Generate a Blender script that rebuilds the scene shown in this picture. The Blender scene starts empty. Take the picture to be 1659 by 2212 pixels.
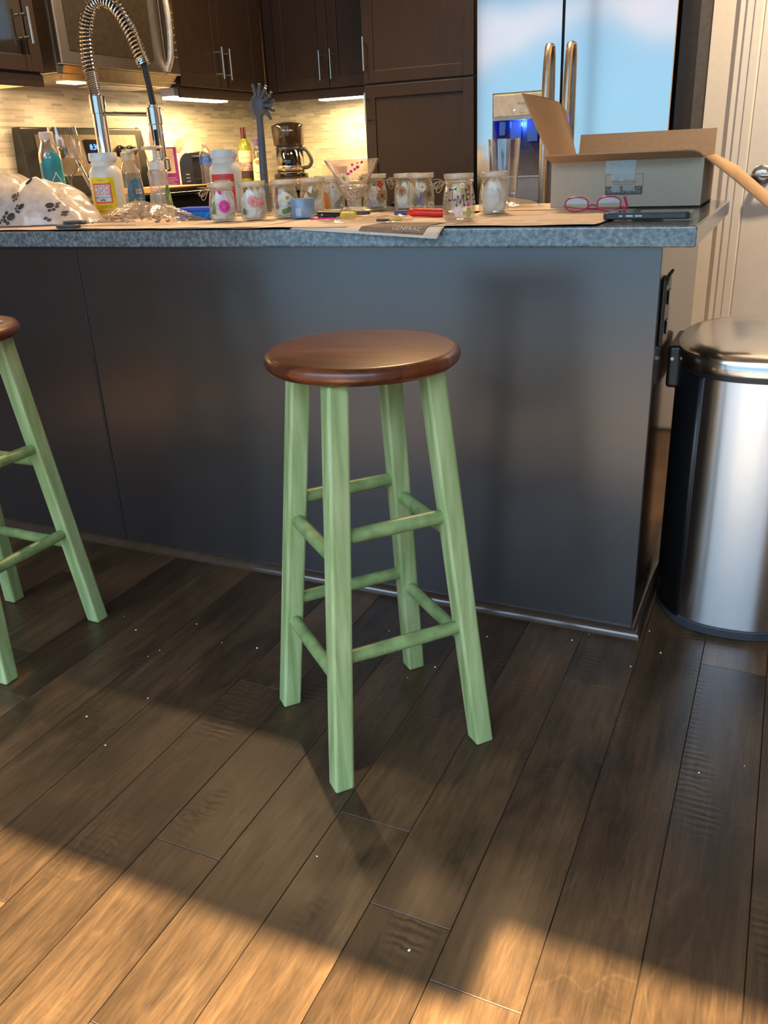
import bpy, bmesh, math, random
from mathutils import Vector, Matrix, noise
from mathutils.bvhtree import BVHTree
R = random.Random(7)
PI = math.pi
scene = bpy.context.scene
C = scene.collection
TOP = 0.909          # island slab top
BK = 0.950           # work surface along the range wall

# ------------------------------------------------------------------ materials
MATS = {}
def _n(nt, t, **kw):
    n = nt.nodes.new(t)
    for k, v in kw.items():
        try: setattr(n, k, v)
        except Exception: pass
    return n
def mat(name, col, rough=.5, metal=0., var=.06, vs=40., bump=0., bs=200., stretch=(1, 1, 1), coat=0., spec=None,
        trans=0., emit=None, es=0., col2=None, aniso=0., alpha=1., sss=0.):
    if name in MATS: return MATS[name]
    m = bpy.data.materials.new(name); m.use_nodes = True
    nt = m.node_tree; b = nt.nodes['Principled BSDF']
    b.inputs['Roughness'].default_value = rough
    b.inputs['Metallic'].default_value = metal
    if coat: b.inputs['Coat Weight'].default_value = coat; b.inputs['Coat Roughness'].default_value = .08
    if spec is not None: b.inputs['Specular IOR Level'].default_value = spec
    if trans: b.inputs['Transmission Weight'].default_value = trans
    if aniso: b.inputs['Anisotropic'].default_value = aniso
    if alpha < 1: b.inputs['Alpha'].default_value = alpha
    if sss:
        b.inputs['Subsurface Weight'].default_value = sss; b.inputs['Subsurface Radius'].default_value = (.01, .01, .01)
    if emit: b.inputs['Emission Color'].default_value = (*emit, 1); b.inputs['Emission Strength'].default_value = es
    tc = _n(nt, 'ShaderNodeTexCoord'); mp = _n(nt, 'ShaderNodeMapping'); mp.inputs['Scale'].default_value = stretch
    nt.links.new(tc.outputs['Object'], mp.inputs['Vector'])
    nz = _n(nt, 'ShaderNodeTexNoise'); nz.inputs['Scale'].default_value = vs; nz.inputs['Detail'].default_value = 4
    nt.links.new(mp.outputs[0], nz.inputs['Vector'])
    rp = _n(nt, 'ShaderNodeValToRGB')
    c2 = col2 if col2 else tuple(min(1, c*(1+2*var)) for c in col)
    c1 = col if col2 else tuple(c*(1-2*var) for c in col)
    rp.color_ramp.elements[0].position = .35; rp.color_ramp.elements[1].position = .65
    rp.color_ramp.elements[0].color = (*c1, 1); rp.color_ramp.elements[1].color = (*c2, 1)
    nt.links.new(nz.outputs['Fac'], rp.inputs['Fac']); nt.links.new(rp.outputs['Color'], b.inputs['Base Color'])
    if bump:
        n2 = _n(nt, 'ShaderNodeTexNoise'); n2.inputs['Scale'].default_value = bs; n2.inputs['Detail'].default_value = 3
        nt.links.new(mp.outputs[0], n2.inputs['Vector'])
        bp = _n(nt, 'ShaderNodeBump'); bp.inputs['Strength'].default_value = bump; bp.inputs['Distance'].default_value = .002
        nt.links.new(n2.outputs['Fac'], bp.inputs['Height']); nt.links.new(bp.outputs[0], b.inputs['Normal'])
    MATS[name] = m
    return m
def thin_glass(name, tint=(1, 1, 1), gloss=.12, rough=.03, white=0., wcol=(.9, .92, .92), bump=0., bs=60.):
    """thin clear wall: see-through with a Fresnel-like sheen and, where asked, a milky share"""
    if name in MATS: return MATS[name]
    m = bpy.data.materials.new(name); m.use_nodes = True; nt = m.node_tree
    nt.nodes.clear()
    out = _n(nt, 'ShaderNodeOutputMaterial'); tr = _n(nt, 'ShaderNodeBsdfTransparent'); tr.inputs[0].default_value = (*tint, 1)
    gl = _n(nt, 'ShaderNodeBsdfGlossy'); gl.inputs['Roughness'].default_value = rough
    lw = _n(nt, 'ShaderNodeLayerWeight'); lw.inputs['Blend'].default_value = .35
    ma = _n(nt, 'ShaderNodeMath', operation='MULTIPLY_ADD'); ma.inputs[1].default_value = .75; ma.inputs[2].default_value = gloss
    ma.use_clamp = True
    nt.links.new(lw.outputs['Facing'], ma.inputs[0])
    pw = _n(nt, 'ShaderNodeMath', operation='POWER'); pw.inputs[1].default_value = 2.2
    nt.links.new(ma.outputs[0], pw.inputs[0])
    mx = _n(nt, 'ShaderNodeMixShader'); nt.links.new(pw.outputs[0], mx.inputs[0])
    src = tr.outputs[0]
    if white:
        df = _n(nt, 'ShaderNodeBsdfDiffuse'); df.inputs[0].default_value = (*wcol, 1)
        tl = _n(nt, 'ShaderNodeBsdfTranslucent'); tl.inputs[0].default_value = (*wcol, 1)
        m3 = _n(nt, 'ShaderNodeMixShader'); m3.inputs[0].default_value = .5
        nt.links.new(df.outputs[0], m3.inputs[1]); nt.links.new(tl.outputs[0], m3.inputs[2])
        m2 = _n(nt, 'ShaderNodeMixShader')
        nz = _n(nt, 'ShaderNodeTexNoise'); nz.inputs['Scale'].default_value = 35
        tc0 = _n(nt, 'ShaderNodeTexCoord'); nt.links.new(tc0.outputs['Object'], nz.inputs['Vector'])
        mm = _n(nt, 'ShaderNodeMath', operation='MULTIPLY'); mm.inputs[1].default_value = white*2; mm.use_clamp = True
        nt.links.new(nz.outputs['Fac'], mm.inputs[0]); nt.links.new(mm.outputs[0], m2.inputs[0])
        nt.links.new(tr.outputs[0], m2.inputs[1]); nt.links.new(m3.outputs[0], m2.inputs[2]); src = m2.outputs[0]
    if bump:
        tc = _n(nt, 'ShaderNodeTexCoord')
        nz = _n(nt, 'ShaderNodeTexNoise'); nz.inputs['Scale'].default_value = bs; nz.inputs['Detail'].default_value = 3
        nt.links.new(tc.outputs['Object'], nz.inputs['Vector'])
        bp = _n(nt, 'ShaderNodeBump'); bp.inputs['Strength'].default_value = bump; bp.inputs['Distance'].default_value = .01
        nt.links.new(nz.outputs['Fac'], bp.inputs['Height']); nt.links.new(bp.outputs[0], gl.inputs['Normal'])
    nt.links.new(src, mx.inputs[1]); nt.links.new(gl.outputs[0], mx.inputs[2]); nt.links.new(mx.outputs[0], out.inputs[0])
    MATS[name] = m
    return m
def glow(name, col, s):
    return mat(name, (.02, .02, .02), emit=col, es=s)

# special materials
def granite():
    m = mat('speckled_granite', (.05, .06, .065), rough=.13, spec=.6)
    nt = m.node_tree; b = nt.nodes['Principled BSDF']
    tc = _n(nt, 'ShaderNodeTexCoord')
    v = _n(nt, 'ShaderNodeTexNoise'); v.inputs['Scale'].default_value = 105; v.inputs['Detail'].default_value = 6; v.inputs['Roughness'].default_value = .75
    nt.links.new(tc.outputs['Object'], v.inputs['Vector'])
    rp = _n(nt, 'ShaderNodeValToRGB'); e = rp.color_ramp.elements
    e[0].position = .38; e[0].color = (.075, .088, .094, 1); e[1].position = .70; e[1].color = (.34, .375, .385, 1)
    x = e.new(.5); x.color = (.15, .172, .178, 1)
    nt.links.new(v.outputs['Fac'], rp.inputs['Fac']); nt.links.new(rp.outputs['Color'], b.inputs['Base Color'])
    g = _n(nt, 'ShaderNodeNewGeometry'); sp = _n(nt, 'ShaderNodeSeparateXYZ'); nt.links.new(g.outputs['True Normal'], sp.inputs[0])
    return m
def floor_mat():
    m = bpy.data.materials.new('dark_hand_scraped_planks'); m.use_nodes = True; nt = m.node_tree; b = nt.nodes['Principled BSDF']
    at = _n(nt, 'ShaderNodeAttribute', attribute_name='tint'); tc = _n(nt, 'ShaderNodeTexCoord')
    ad = _n(nt, 'ShaderNodeVectorMath', operation='MULTIPLY_ADD')
    nt.links.new(at.outputs['Color'], ad.inputs[0]); ad.inputs[1].default_value = (7, 13, 5); nt.links.new(tc.outputs['Object'], ad.inputs[2])
    def noise_(scale, det, st, rgh=.6, dist=0.):
        mp = _n(nt, 'ShaderNodeMapping'); mp.inputs['Scale'].default_value = st; nt.links.new(ad.outputs[0], mp.inputs[0])
        n = _n(nt, 'ShaderNodeTexNoise'); n.inputs['Scale'].default_value = scale; n.inputs['Detail'].default_value = det
        n.inputs['Roughness'].default_value = rgh; n.inputs['Distortion'].default_value = dist
        nt.links.new(mp.outputs[0], n.inputs['Vector']); return n
    grain = noise_(75, 6, (1, .06, 1), .7, .6); blot = noise_(7, 3, (1, .45, 1), .55, .6); fine = noise_(260, 3, (1, .12, 1), .7)
    ring = noise_(5.5, 2, (1, .28, 1), .5, .4)
    r1 = _n(nt, 'ShaderNodeValToRGB'); e = r1.color_ramp.elements
    e[0].position = .3; e[0].color = (.034, .021, .012, 1); e[1].position = .72; e[1].color = (.112, .068, .036, 1)
    nt.links.new(blot.outputs['Fac'], r1.inputs['Fac'])
    def mixmul(a, fac_out, lo, hi, pos=(.35, .65)):
        rr = _n(nt, 'ShaderNodeValToRGB'); rr.color_ramp.elements[0].position = pos[0]; rr.color_ramp.elements[1].position = pos[1]
        rr.color_ramp.elements[0].color = (lo, lo, lo, 1); rr.color_ramp.elements[1].color = (hi, hi*.97, hi*.92, 1)
        nt.links.new(fac_out, rr.inputs['Fac'])
        mx = _n(nt, 'ShaderNodeMix', data_type='RGBA', blend_type='MULTIPLY'); mx.inputs[0].default_value = 1
        nt.links.new(a, mx.inputs[6]); nt.links.new(rr.outputs['Color'], mx.inputs[7]); return mx.outputs[2]
    c = mixmul(r1.outputs['Color'], grain.outputs['Fac'], .72, 1.35)
    c = mixmul(c, fine.outputs['Fac'], .85, 1.15)
    sp = _n(nt, 'ShaderNodeSeparateColor'); nt.links.new(at.outputs['Color'], sp.inputs[0])
    c = mixmul(c, sp.outputs[0], .66, 1.25, (0, 1))
    # thin meandering light growth lines
    mm = _n(nt, 'ShaderNodeMath', operation='MULTIPLY'); mm.inputs[1].default_value = 9; nt.links.new(ring.outputs['Fac'], mm.inputs[0])
    fr = _n(nt, 'ShaderNodeMath', operation='PINGPONG'); fr.inputs[1].default_value = .5; nt.links.new(mm.outputs[0], fr.inputs[0])
    lr = _n(nt, 'ShaderNodeValToRGB'); lr.color_ramp.elements[0].position = .44; lr.color_ramp.elements[1].position = .5
    lr.color_ramp.elements[0].color = (0, 0, 0, 1); lr.color_ramp.elements[1].color = (1, 1, 1, 1); nt.links.new(fr.outputs[0], lr.inputs['Fac'])
    ms = _n(nt, 'ShaderNodeMath', operation='MULTIPLY'); nt.links.new(lr.outputs['Color'], ms.inputs[0]); nt.links.new(blot.outputs['Fac'], ms.inputs[1])
    ms2 = _n(nt, 'ShaderNodeMath', operation='MULTIPLY'); ms2.inputs[1].default_value = .10; nt.links.new(ms.outputs[0], ms2.inputs[0])
    mx = _n(nt, 'ShaderNodeMix', data_type='RGBA'); nt.links.new(ms2.outputs[0], mx.inputs[0]); nt.links.new(c, mx.inputs[6]); mx.inputs[7].default_value = (.36, .22, .11, 1)
    nt.links.new(mx.outputs[2], b.inputs['Base Color'])
    b.inputs['Roughness'].default_value = .30; b.inputs['Specular IOR Level'].default_value = .36
    rr = _n(nt, 'ShaderNodeMapRange'); rr.inputs['To Min'].default_value = .28; rr.inputs['To Max'].default_value = .46
    nt.links.new(fine.outputs['Fac'], rr.inputs[0]); nt.links.new(rr.outputs[0], b.inputs['Roughness'])
    # hand-scraped ripples, across the plank, in patches
    wv = _n(nt, 'ShaderNodeTexWave', wave_type='BANDS', bands_direction='Y'); wv.inputs['Scale'].default_value = 20; wv.inputs['Distortion'].default_value = 3.5
    wv.inputs['Detail'].default_value = 1; wv.inputs['Detail Scale'].default_value = 2; nt.links.new(ad.outputs[0], wv.inputs['Vector'])
    pm = noise_(4.5, 1, (1.6, .8, 1)); pr = _n(nt, 'ShaderNodeMapRange'); pr.inputs['From Min'].default_value = .58; pr.inputs['From Max'].default_value = .68
    pr.inputs['To Min'].default_value = .0
    nt.links.new(pm.outputs['Fac'], pr.inputs[0])
    wm = _n(nt, 'ShaderNodeMath', operation='MULTIPLY'); nt.links.new(wv.outputs['Fac'], wm.inputs[0]); nt.links.new(pr.outputs[0], wm.inputs[1])
    ga = _n(nt, 'ShaderNodeMath', operation='MULTIPLY_ADD'); ga.inputs[1].default_value = .25; nt.links.new(grain.outputs['Fac'], ga.inputs[0]); nt.links.new(wm.outputs[0], ga.inputs[2])
    bp = _n(nt, 'ShaderNodeBump'); bp.inputs['Strength'].default_value = .22; bp.inputs['Distance'].default_value = .002
    nt.links.new(ga.outputs[0], bp.inputs['Height']); nt.links.new(bp.outputs[0], b.inputs['Normal'])
    return m
def tile_mat(name, axis):
    m = bpy.data.materials.new(name); m.use_nodes = True; nt = m.node_tree; b = nt.nodes['Principled BSDF']
    tc = _n(nt, 'ShaderNodeTexCoord'); sp = _n(nt, 'ShaderNodeSeparateXYZ'); nt.links.new(tc.outputs['Object'], sp.inputs[0])
    cb = _n(nt, 'ShaderNodeCombineXYZ'); nt.links.new(sp.outputs['X' if axis == 'x' else 'Y'], cb.inputs[0]); nt.links.new(sp.outputs['Z'], cb.inputs[1])
    def brick(w, off, c1, c2):
        br = _n(nt, 'ShaderNodeTexBrick'); br.inputs['Scale'].default_value = 1; br.inputs['Brick Width'].default_value = w
        br.inputs['Row Height'].default_value = .0135; br.inputs['Mortar Size'].default_value = .0009; br.inputs['Mortar Smooth'].default_value = .4
        br.offset = off; br.offset_frequency = 2; br.squash = 1.7; br.squash_frequency = 3; br.inputs['Bias'].default_value = -.15
        br.inputs['Color1'].default_value = (*c1, 1); br.inputs['Color2'].default_value = (*c2, 1); br.inputs['Mortar'].default_value = (.78, .74, .66, 1)
        nt.links.new(cb.outputs[0], br.inputs['Vector']); return br
    b1 = brick(.066, .37, (.74, .69, .58), (.36, .36, .31)); b2 = brick(.103, .61, (.76, .71, .60), (.45, .43, .36))
    # pick one of the two layouts row by row
    dv = _n(nt, 'ShaderNodeMath', operation='DIVIDE'); dv.inputs[1].default_value = .0135; nt.links.new(sp.outputs['Z'], dv.inputs[0])
    fl = _n(nt, 'ShaderNodeMath', operation='FLOOR'); nt.links.new(dv.outputs[0], fl.inputs[0])
    wn = _n(nt, 'ShaderNodeTexWhiteNoise', noise_dimensions='1D'); nt.links.new(fl.outputs[0], wn.inputs['W'])
    gt = _n(nt, 'ShaderNodeMath', operation='GREATER_THAN'); gt.inputs[1].default_value = .5; nt.links.new(wn.outputs['Value'], gt.inputs[0])
    mx = _n(nt, 'ShaderNodeMix', data_type='RGBA'); nt.links.new(gt.outputs[0], mx.inputs[0]); nt.links.new(b1.outputs['Color'], mx.inputs[6]); nt.links.new(b2.outputs['Color'], mx.inputs[7])
    nt.links.new(mx.outputs[2], b.inputs['Base Color']); b.inputs['Roughness'].default_value = .28
    bp = _n(nt, 'ShaderNodeBump'); bp.inputs['Strength'].default_value = .4; bp.inputs['Distance'].default_value = .001; bp.invert = True
    nt.links.new(b1.outputs['Fac'], bp.inputs['Height']); nt.links.new(bp.outputs[0], b.inputs['Normal'])
    return m
def seat_mat():
    m = mat('cherry_stained_wood', (.125, .030, .009), rough=.38, var=.12, vs=16, stretch=(1, 7, 1), coat=.22)
    nt = m.node_tree; b = nt.nodes['Principled BSDF']
    tc = _n(nt, 'ShaderNodeTexCoord'); sp = _n(nt, 'ShaderNodeSeparateXYZ'); nt.links.new(tc.outputs['Object'], sp.inputs[0])
    dv = _n(nt, 'ShaderNodeMath', operation='MULTIPLY_ADD'); dv.inputs[1].default_value = 21; dv.inputs[2].default_value = 7.3; nt.links.new(sp.outputs['Y'], dv.inputs[0])
    fl = _n(nt, 'ShaderNodeMath', operation='FLOOR'); nt.links.new(dv.outputs[0], fl.inputs[0])
    wn = _n(nt, 'ShaderNodeTexWhiteNoise', noise_dimensions='1D'); nt.links.new(fl.outputs[0], wn.inputs['W'])
    rp = _n(nt, 'ShaderNodeValToRGB'); rp.color_ramp.elements[0].color = (.55, .5, .45, 1); rp.color_ramp.elements[1].color = (1.35, 1.4, 1.4, 1)
    nt.links.new(wn.outputs['Value'], rp.inputs['Fac'])
    mx = _n(nt, 'ShaderNodeMix', data_type='RGBA', blend_type='MULTIPLY'); mx.inputs[0].default_value = .8
    src = [l.from_socket for l in nt.links if l.to_socket == b.inputs['Base Color']][0]
    nt.links.new(src, mx.inputs[6]); nt.links.new(rp.outputs['Color'], mx.inputs[7]); nt.links.new(mx.outputs[2], b.inputs['Base Color'])
    return m
def news_mat(name, base=(.72, .55, .40), ink=(.25, .2, .17), sc=160):
    m = mat(name, base, rough=.8, var=.04)
    nt = m.node_tree; b = nt.nodes['Principled BSDF']
    tc = _n(nt, 'ShaderNodeTexCoord')
    br = _n(nt, 'ShaderNodeTexBrick'); br.inputs['Scale'].default_value = 1; br.inputs['Brick Width'].default_value = .013; br.inputs['Row Height'].default_value = .0042
    br.inputs['Mortar Size'].default_value = .0013; br.inputs['Color1'].default_value = (*ink, 1); br.inputs['Color2'].default_value = (*[c*.5 for c in base], 1)
    br.inputs['Mortar'].default_value = (*base, 1); br.inputs['Bias'].default_value = .0
    nt.links.new(tc.outputs['Object'], br.inputs['Vector'])
    b2 = _n(nt, 'ShaderNodeTexBrick'); b2.inputs['Scale'].default_value = 1; b2.inputs['Brick Width'].default_value = .11; b2.inputs['Row Height'].default_value = .085
    b2.inputs['Mortar Size'].default_value = .012; b2.inputs['Color1'].default_value = (0, 0, 0, 1); b2.inputs['Color2'].default_value = (1, 1, 1, 1); b2.inputs['Mortar'].default_value = (1, 1, 1, 1)
    nt.links.new(tc.outputs['Object'], b2.inputs['Vector'])
    mx = _n(nt, 'ShaderNodeMix', data_type='RGBA'); nt.links.new(b2.outputs['Color'], mx.inputs[0]); nt.links.new(br.outputs['Color'], mx.inputs[6]); mx.inputs[7].default_value = (*base, 1)
    nt.links.new(mx.outputs[2], b.inputs['Base Color'])
    return m

def bin_steel():
    m = mat('bin_steel', (.72, .73, .74), rough=.27, metal=1, var=.01, vs=4, aniso=.85)
    m.node_tree.nodes['Principled BSDF'].inputs['Anisotropic Rotation'].default_value = .25
    nt = m.node_tree; b = nt.nodes['Principled BSDF']; t = _n(nt, 'ShaderNodeTangent', direction_type='RADIAL', axis='Z'); nt.links.new(t.outputs[0], b.inputs['Tangent'])
    return m
# ------------------------------------------------------------------ mesh builder
class MB:
    def __init__(s): s.v = []; s.f = []; s.mi = []; s.cur = 0
    def add(s, vs, fs, M=None):
        o = len(s.v)
        s.v += [tuple(M @ Vector(p)) if M else tuple(p) for p in vs]
        s.f += [tuple(i+o for i in f) for f in fs]; s.mi += [s.cur]*len(fs); return s
    def box(s, x0, x1, y0, y1, z0, z1, M=None):
        vs = [(x, y, z) for z in (z0, z1) for y in (y0, y1) for x in (x0, x1)]
        return s.add(vs, [(0, 2, 3, 1), (4, 5, 7, 6), (0, 1, 5, 4), (2, 6, 7, 3), (0, 4, 6, 2), (1, 3, 7, 5)], M)
    def lathe(s, prof, n=32, c=(0, 0, 0), M=None, sx=1., sy=1.):
        vs = []; fs = []; L = len(prof)
        for r, z in prof:
            for i in range(n):
                a = 2*PI*i/n; vs.append((c[0]+r*sx*math.cos(a), c[1]+r*sy*math.sin(a), c[2]+z))
        for j in range(L-1):
            for i in range(n):
                k = (i+1) % n; fs.append((j*n+i, j*n+k, (j+1)*n+k, (j+1)*n+i))
        if prof[0][0] > 1e-5: fs.append(tuple(reversed(range(n))))
        if prof[-1][0] > 1e-5: fs.append(tuple((L-1)*n+i for i in range(n)))
        return s.add(vs, fs, M)
    def open_lathe(s, prof, n=32, c=(0, 0, 0), M=None):
        vs = []; fs = []; L = len(prof)
        for r, z in prof:
            for i in range(n):
                a = 2*PI*i/n; vs.append((c[0]+r*math.cos(a), c[1]+r*math.sin(a), c[2]+z))
        for j in range(L-1):
            for i in range(n):
                k = (i+1) % n; fs.append((j*n+i, j*n+k, (j+1)*n+k, (j+1)*n+i))
        return s.add(vs, fs, M)
    def tube(s, pts, r, n=10, caps=True, closed=False):
        pts = [Vector(p) for p in pts]; L = len(pts); rs = r if isinstance(r, (list, tuple)) else [r]*L
        vs = []; fs = []; up = None
        for i, p in enumerate(pts):
            if closed: t = pts[(i+1) % L]-pts[i-1]
            else: t = pts[min(i+1, L-1)]-pts[max(i-1, 0)]
            t.normalize()
            if up is None:
                up = Vector((0, 0, 1)) if abs(t.z) < .9 else Vector((1, 0, 0))
            a = up - t*up.dot(t)
            if a.length < 1e-6: a = t.orthogonal()
            a.normalize(); up = a; b = t.cross(a)
            for k in range(n):
                an = 2*PI*k/n; vs.append(tuple(p+(a*math.cos(an)+b*math.sin(an))*rs[i]))
        for i in range(L if closed else L-1):
            for k in range(n):
                q = (k+1) % n; j = (i+1) % L
                fs.append((i*n+k, i*n+q, j*n+q, j*n+k))
        if caps and not closed: fs += [tuple(reversed(range(n))), tuple((L-1)*n+k for k in range(n))]
        return s.add(vs, fs)
    def prism(s, poly, z0, z1, M=None):
        n = len(poly); vs = [(x, y, z0) for x, y in poly]+[(x, y, z1) for x, y in poly]
        fs = [tuple(reversed(range(n))), tuple(range(n, 2*n))]+[(i, (i+1) % n, n+(i+1) % n, n+i) for i in range(n)]
        return s.add(vs, fs, M)
    def bar(s, a, b, wx, wy, X=None, wx2=None, wy2=None):
        """rectangular bar from a to b; X = direction of the first side"""
        a = Vector(a); b = Vector(b); t = (b-a).normalized(); X = Vector(X) if X else t.orthogonal()
        X = (X-t*X.dot(t)).normalized(); Y = t.cross(X); wx2 = wx2 or wx; wy2 = wy2 or wy
        vs = []
        for p, u, w in ((a, wx, wy), (b, wx2, wy2)):
            for sx, sy in ((-1, -1), (1, -1), (1, 1), (-1, 1)): vs.append(tuple(p+X*sx*u/2+Y*sy*w/2))
        return s.add(vs, [(3, 2, 1, 0), (4, 5, 6, 7), (0, 1, 5, 4), (1, 2, 6, 5), (2, 3, 7, 6), (3, 0, 4, 7)])
    def build(s, name, m, parent=None, smooth=False, bevel=0., seg=2, solid=0., sub=0, loc=None, angle=40):
        me = bpy.data.meshes.new(name); me.from_pydata(s.v, [], s.f); me.update()
        for x in (m if isinstance(m, (list, tuple)) else [m]): me.materials.append(x)
        if any(s.mi): me.polygons.foreach_set('material_index', s.mi)
        bm = bmesh.new(); bm.from_mesh(me); bmesh.ops.recalc_face_normals(bm, faces=bm.faces); bm.to_mesh(me); bm.free()
        if smooth:
            me.polygons.foreach_set('use_smooth', [True]*len(me.polygons))
            try: me.set_sharp_from_angle(angle=math.radians(angle))
            except Exception: pass
        o = bpy.data.objects.new(name, me); C.objects.link(o)
        if parent: o.parent = parent
        if loc: o.location = loc
        if solid: md = o.modifiers.new('s', 'SOLIDIFY'); md.thickness = solid; md.offset = 0
        if bevel:
            md = o.modifiers.new('b', 'BEVEL'); md.width = bevel; md.segments = seg; md.limit_method = 'ANGLE'; md.angle_limit = math.radians(40)
        if sub: md = o.modifiers.new('u', 'SUBSURF'); md.levels = sub; md.render_levels = sub
        return o
def empty(name, label, cat, loc=(0, 0, 0), rz=0., group=None):
    o = bpy.data.objects.new(name, None); C.objects.link(o); o.location = loc; o.rotation_euler = (0, 0, rz); o.empty_display_size = .05
    o['label'] = label; o['category'] = cat
    if group: o['group'] = group
    return o
def tag(o, label, cat, group=None, kind=None):
    o['label'] = label; o['category'] = cat
    if group: o['group'] = group
    if kind: o['kind'] = kind
    return o
def struct(o): o['kind'] = 'structure'; return o
def catmull(pts, k=6):
    pts = [Vector(p) for p in pts]; out = []
    P = [pts[0]*2-pts[1]]+pts+[pts[-1]*2-pts[-2]]
    for i in range(1, len(P)-2):
        for j in range(k):
            t = j/k; a, b, c, d = P[i-1], P[i], P[i+1], P[i+2]
            out.append(.5*((2*b)+(c-a)*t+(2*a-5*b+4*c-d)*t*t+(3*b-a-3*c+d)*t**3))
    out.append(pts[-1]); return out
def text2d(s, size, extrude=False):
    cu = bpy.data.curves.new('t', 'FONT'); cu.body = s; cu.size = size; cu.align_x = 'CENTER'; cu.align_y = 'CENTER'; cu.resolution_u = 2
    o = bpy.data.objects.new('t', cu); C.objects.link(o)
    bpy.context.view_layer.update()
    me = o.to_mesh(); vs = [(v.co.x, v.co.y) for v in me.vertices]; fs = [tuple(p.vertices) for p in me.polygons]
    o.to_mesh_clear(); bpy.data.objects.remove(o); bpy.data.curves.remove(cu)
    return vs, fs
def grid2d(x0, x1, y0, y1, nx=10, ny=4, rc=0.):
    vs = [(x0+(x1-x0)*i/nx, y0+(y1-y0)*j/ny) for j in range(ny+1) for i in range(nx+1)]
    fs = [(j*(nx+1)+i, j*(nx+1)+i+1, (j+1)*(nx+1)+i+1, (j+1)*(nx+1)+i) for j in range(ny) for i in range(nx)]
    return vs, fs
def ellipse2d(cx, cy, rx, ry, n=14, rot=0.):
    vs = [(cx, cy)]
    for i in range(n):
        a = 2*PI*i/n; x = rx*math.cos(a); y = ry*math.sin(a); vs.append((cx+x*math.cos(rot)-y*math.sin(rot), cy+x*math.sin(rot)+y*math.cos(rot)))
    return vs, [(0, 1+i, 1+(i+1) % n) for i in range(n)]
def leaf2d(cx, cy, L, W, rot, n=7):
    """pointed leaf or petal with its base at (cx, cy)"""
    vs = []; up = []; dn = []
    for i in range(n+1):
        t = i/n; w = W/2*math.sin(PI*min(1, t**.8)); up.append((L*t, w)); dn.append((L*t, -w))
    pts = up+dn[-2:0:-1]
    pts = [(cx+x*math.cos(rot)-y*math.sin(rot), cy+x*math.sin(rot)+y*math.cos(rot)) for x, y in pts]
    c = (cx+L/2*math.cos(rot), cy+L/2*math.sin(rot)); m = len(pts)
    return [c]+pts, [(0, 1+i, 1+(i+1) % m) for i in range(m)]
def stroke2d(a, b, w):
    dx = b[0]-a[0]; dy = b[1]-a[1]; l = math.hypot(dx, dy) or 1; nx = -dy/l*w/2; ny = dx/l*w/2
    return [(a[0]+nx, a[1]+ny), (a[0]-nx, a[1]-ny), (b[0]-nx, b[1]-ny), (b[0]+nx, b[1]+ny)], [(0, 1, 2, 3)]
def wrap(mb, shape, phi, rad, z0=0., off=.0006, cx=0., cy=0.):
    """lay a flat shape (u right, v up) on a turned surface of radius rad(z)"""
    vs, fs = shape
    out = []
    for u, v in vs:
        z = z0+v; r = (rad(z) if callable(rad) else rad)+off; a = phi+u/r
        out.append((cx+r*math.cos(a), cy+r*math.sin(a), z))
    mb.add(out, fs)
def plane_map(mb, shape, o, U, V, off=0.):
    vs, fs = shape; o = Vector(o); U = Vector(U); V = Vector(V); N = U.cross(V).normalized()
    mb.add([tuple(o+U*u+V*v+N*off) for u, v in vs], fs)
def prof_fn(prof):
    def f(z):
        for (r0, z0), (r1, z1) in zip(prof, prof[1:]):
            if z1 > z0 and z0 <= z <= z1: return r0+(r1-r0)*(z-z0)/(z1-z0)
        return prof[-1][0]
    return f
def face_cam(x, y, turn=0.): return math.atan2(-y, -x)+math.radians(turn)

# common materials
M_dark = mat('espresso_laminate', (.024, .018, .016), rough=.36, var=.08, vs=14, stretch=(1, 1, 22), spec=.6, bump=.05, bs=120)
M_cab = mat('espresso_cabinet_wood', (.023, .0135, .0095), rough=.38, var=.07, vs=10, stretch=(7, 7, 1), spec=.6, bump=.02, bs=60)
M_pan = mat('island_back_panel', (.026, .022, .022), rough=.26, var=.05, vs=8, stretch=(1, 1, 26), spec=.8, bump=.012, bs=30, coat=.6)
M_pan.node_tree.nodes['Principled BSDF'].inputs['Coat Roughness'].default_value = .26
M_granite = granite()
M_steel = mat('brushed_steel', (.62, .62, .61), rough=.22, metal=1, var=.03, vs=6, stretch=(30, 30, 1))
M_steel_d = mat('satin_steel_trim', (.42, .40, .37), rough=.35, metal=1, var=.03)
M_fridge = mat('fridge_steel', (.66, .68, .69), rough=.085, metal=1, var=.01, vs=2, bump=.03, bs=3)
M_chrome = mat('polished_chrome', (.80, .80, .80), rough=.05, metal=1, var=0)
M_black = mat('black_plastic', (.012, .012, .013), rough=.35, var=.1)
M_blackg = mat('black_gloss', (.008, .008, .009), rough=.07, var=.05, spec=.6)
M_rub = mat('dark_rubber', (.03, .035, .042), rough=.5)
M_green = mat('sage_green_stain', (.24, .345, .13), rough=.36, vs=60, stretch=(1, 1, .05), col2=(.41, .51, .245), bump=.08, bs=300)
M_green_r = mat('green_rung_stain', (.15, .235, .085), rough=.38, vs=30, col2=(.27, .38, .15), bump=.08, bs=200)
M_seat = seat_mat()
M_wall = mat('beige_wall_paint', (.72, .62, .50), rough=.6, var=.01, bump=.03, bs=300)
M_ceil = mat('white_ceiling_paint', (.80, .78, .74), rough=.8, var=.01)
M_trimw = mat('cream_gloss_trim', (.76, .67, .56), rough=.35, var=.01)
M_white = mat('white_plastic', (.80, .80, .78), rough=.35, var=.01)
M_card = mat('kraft_cardboard', (.47, .30, .165), rough=.85, var=.04, vs=90, stretch=(1, 1, 5))
M_card_o = mat('kraft_cardboard_outside', (.50, .44, .345), rough=.8, var=.03, vs=90, stretch=(1, 1, 5))
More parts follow.
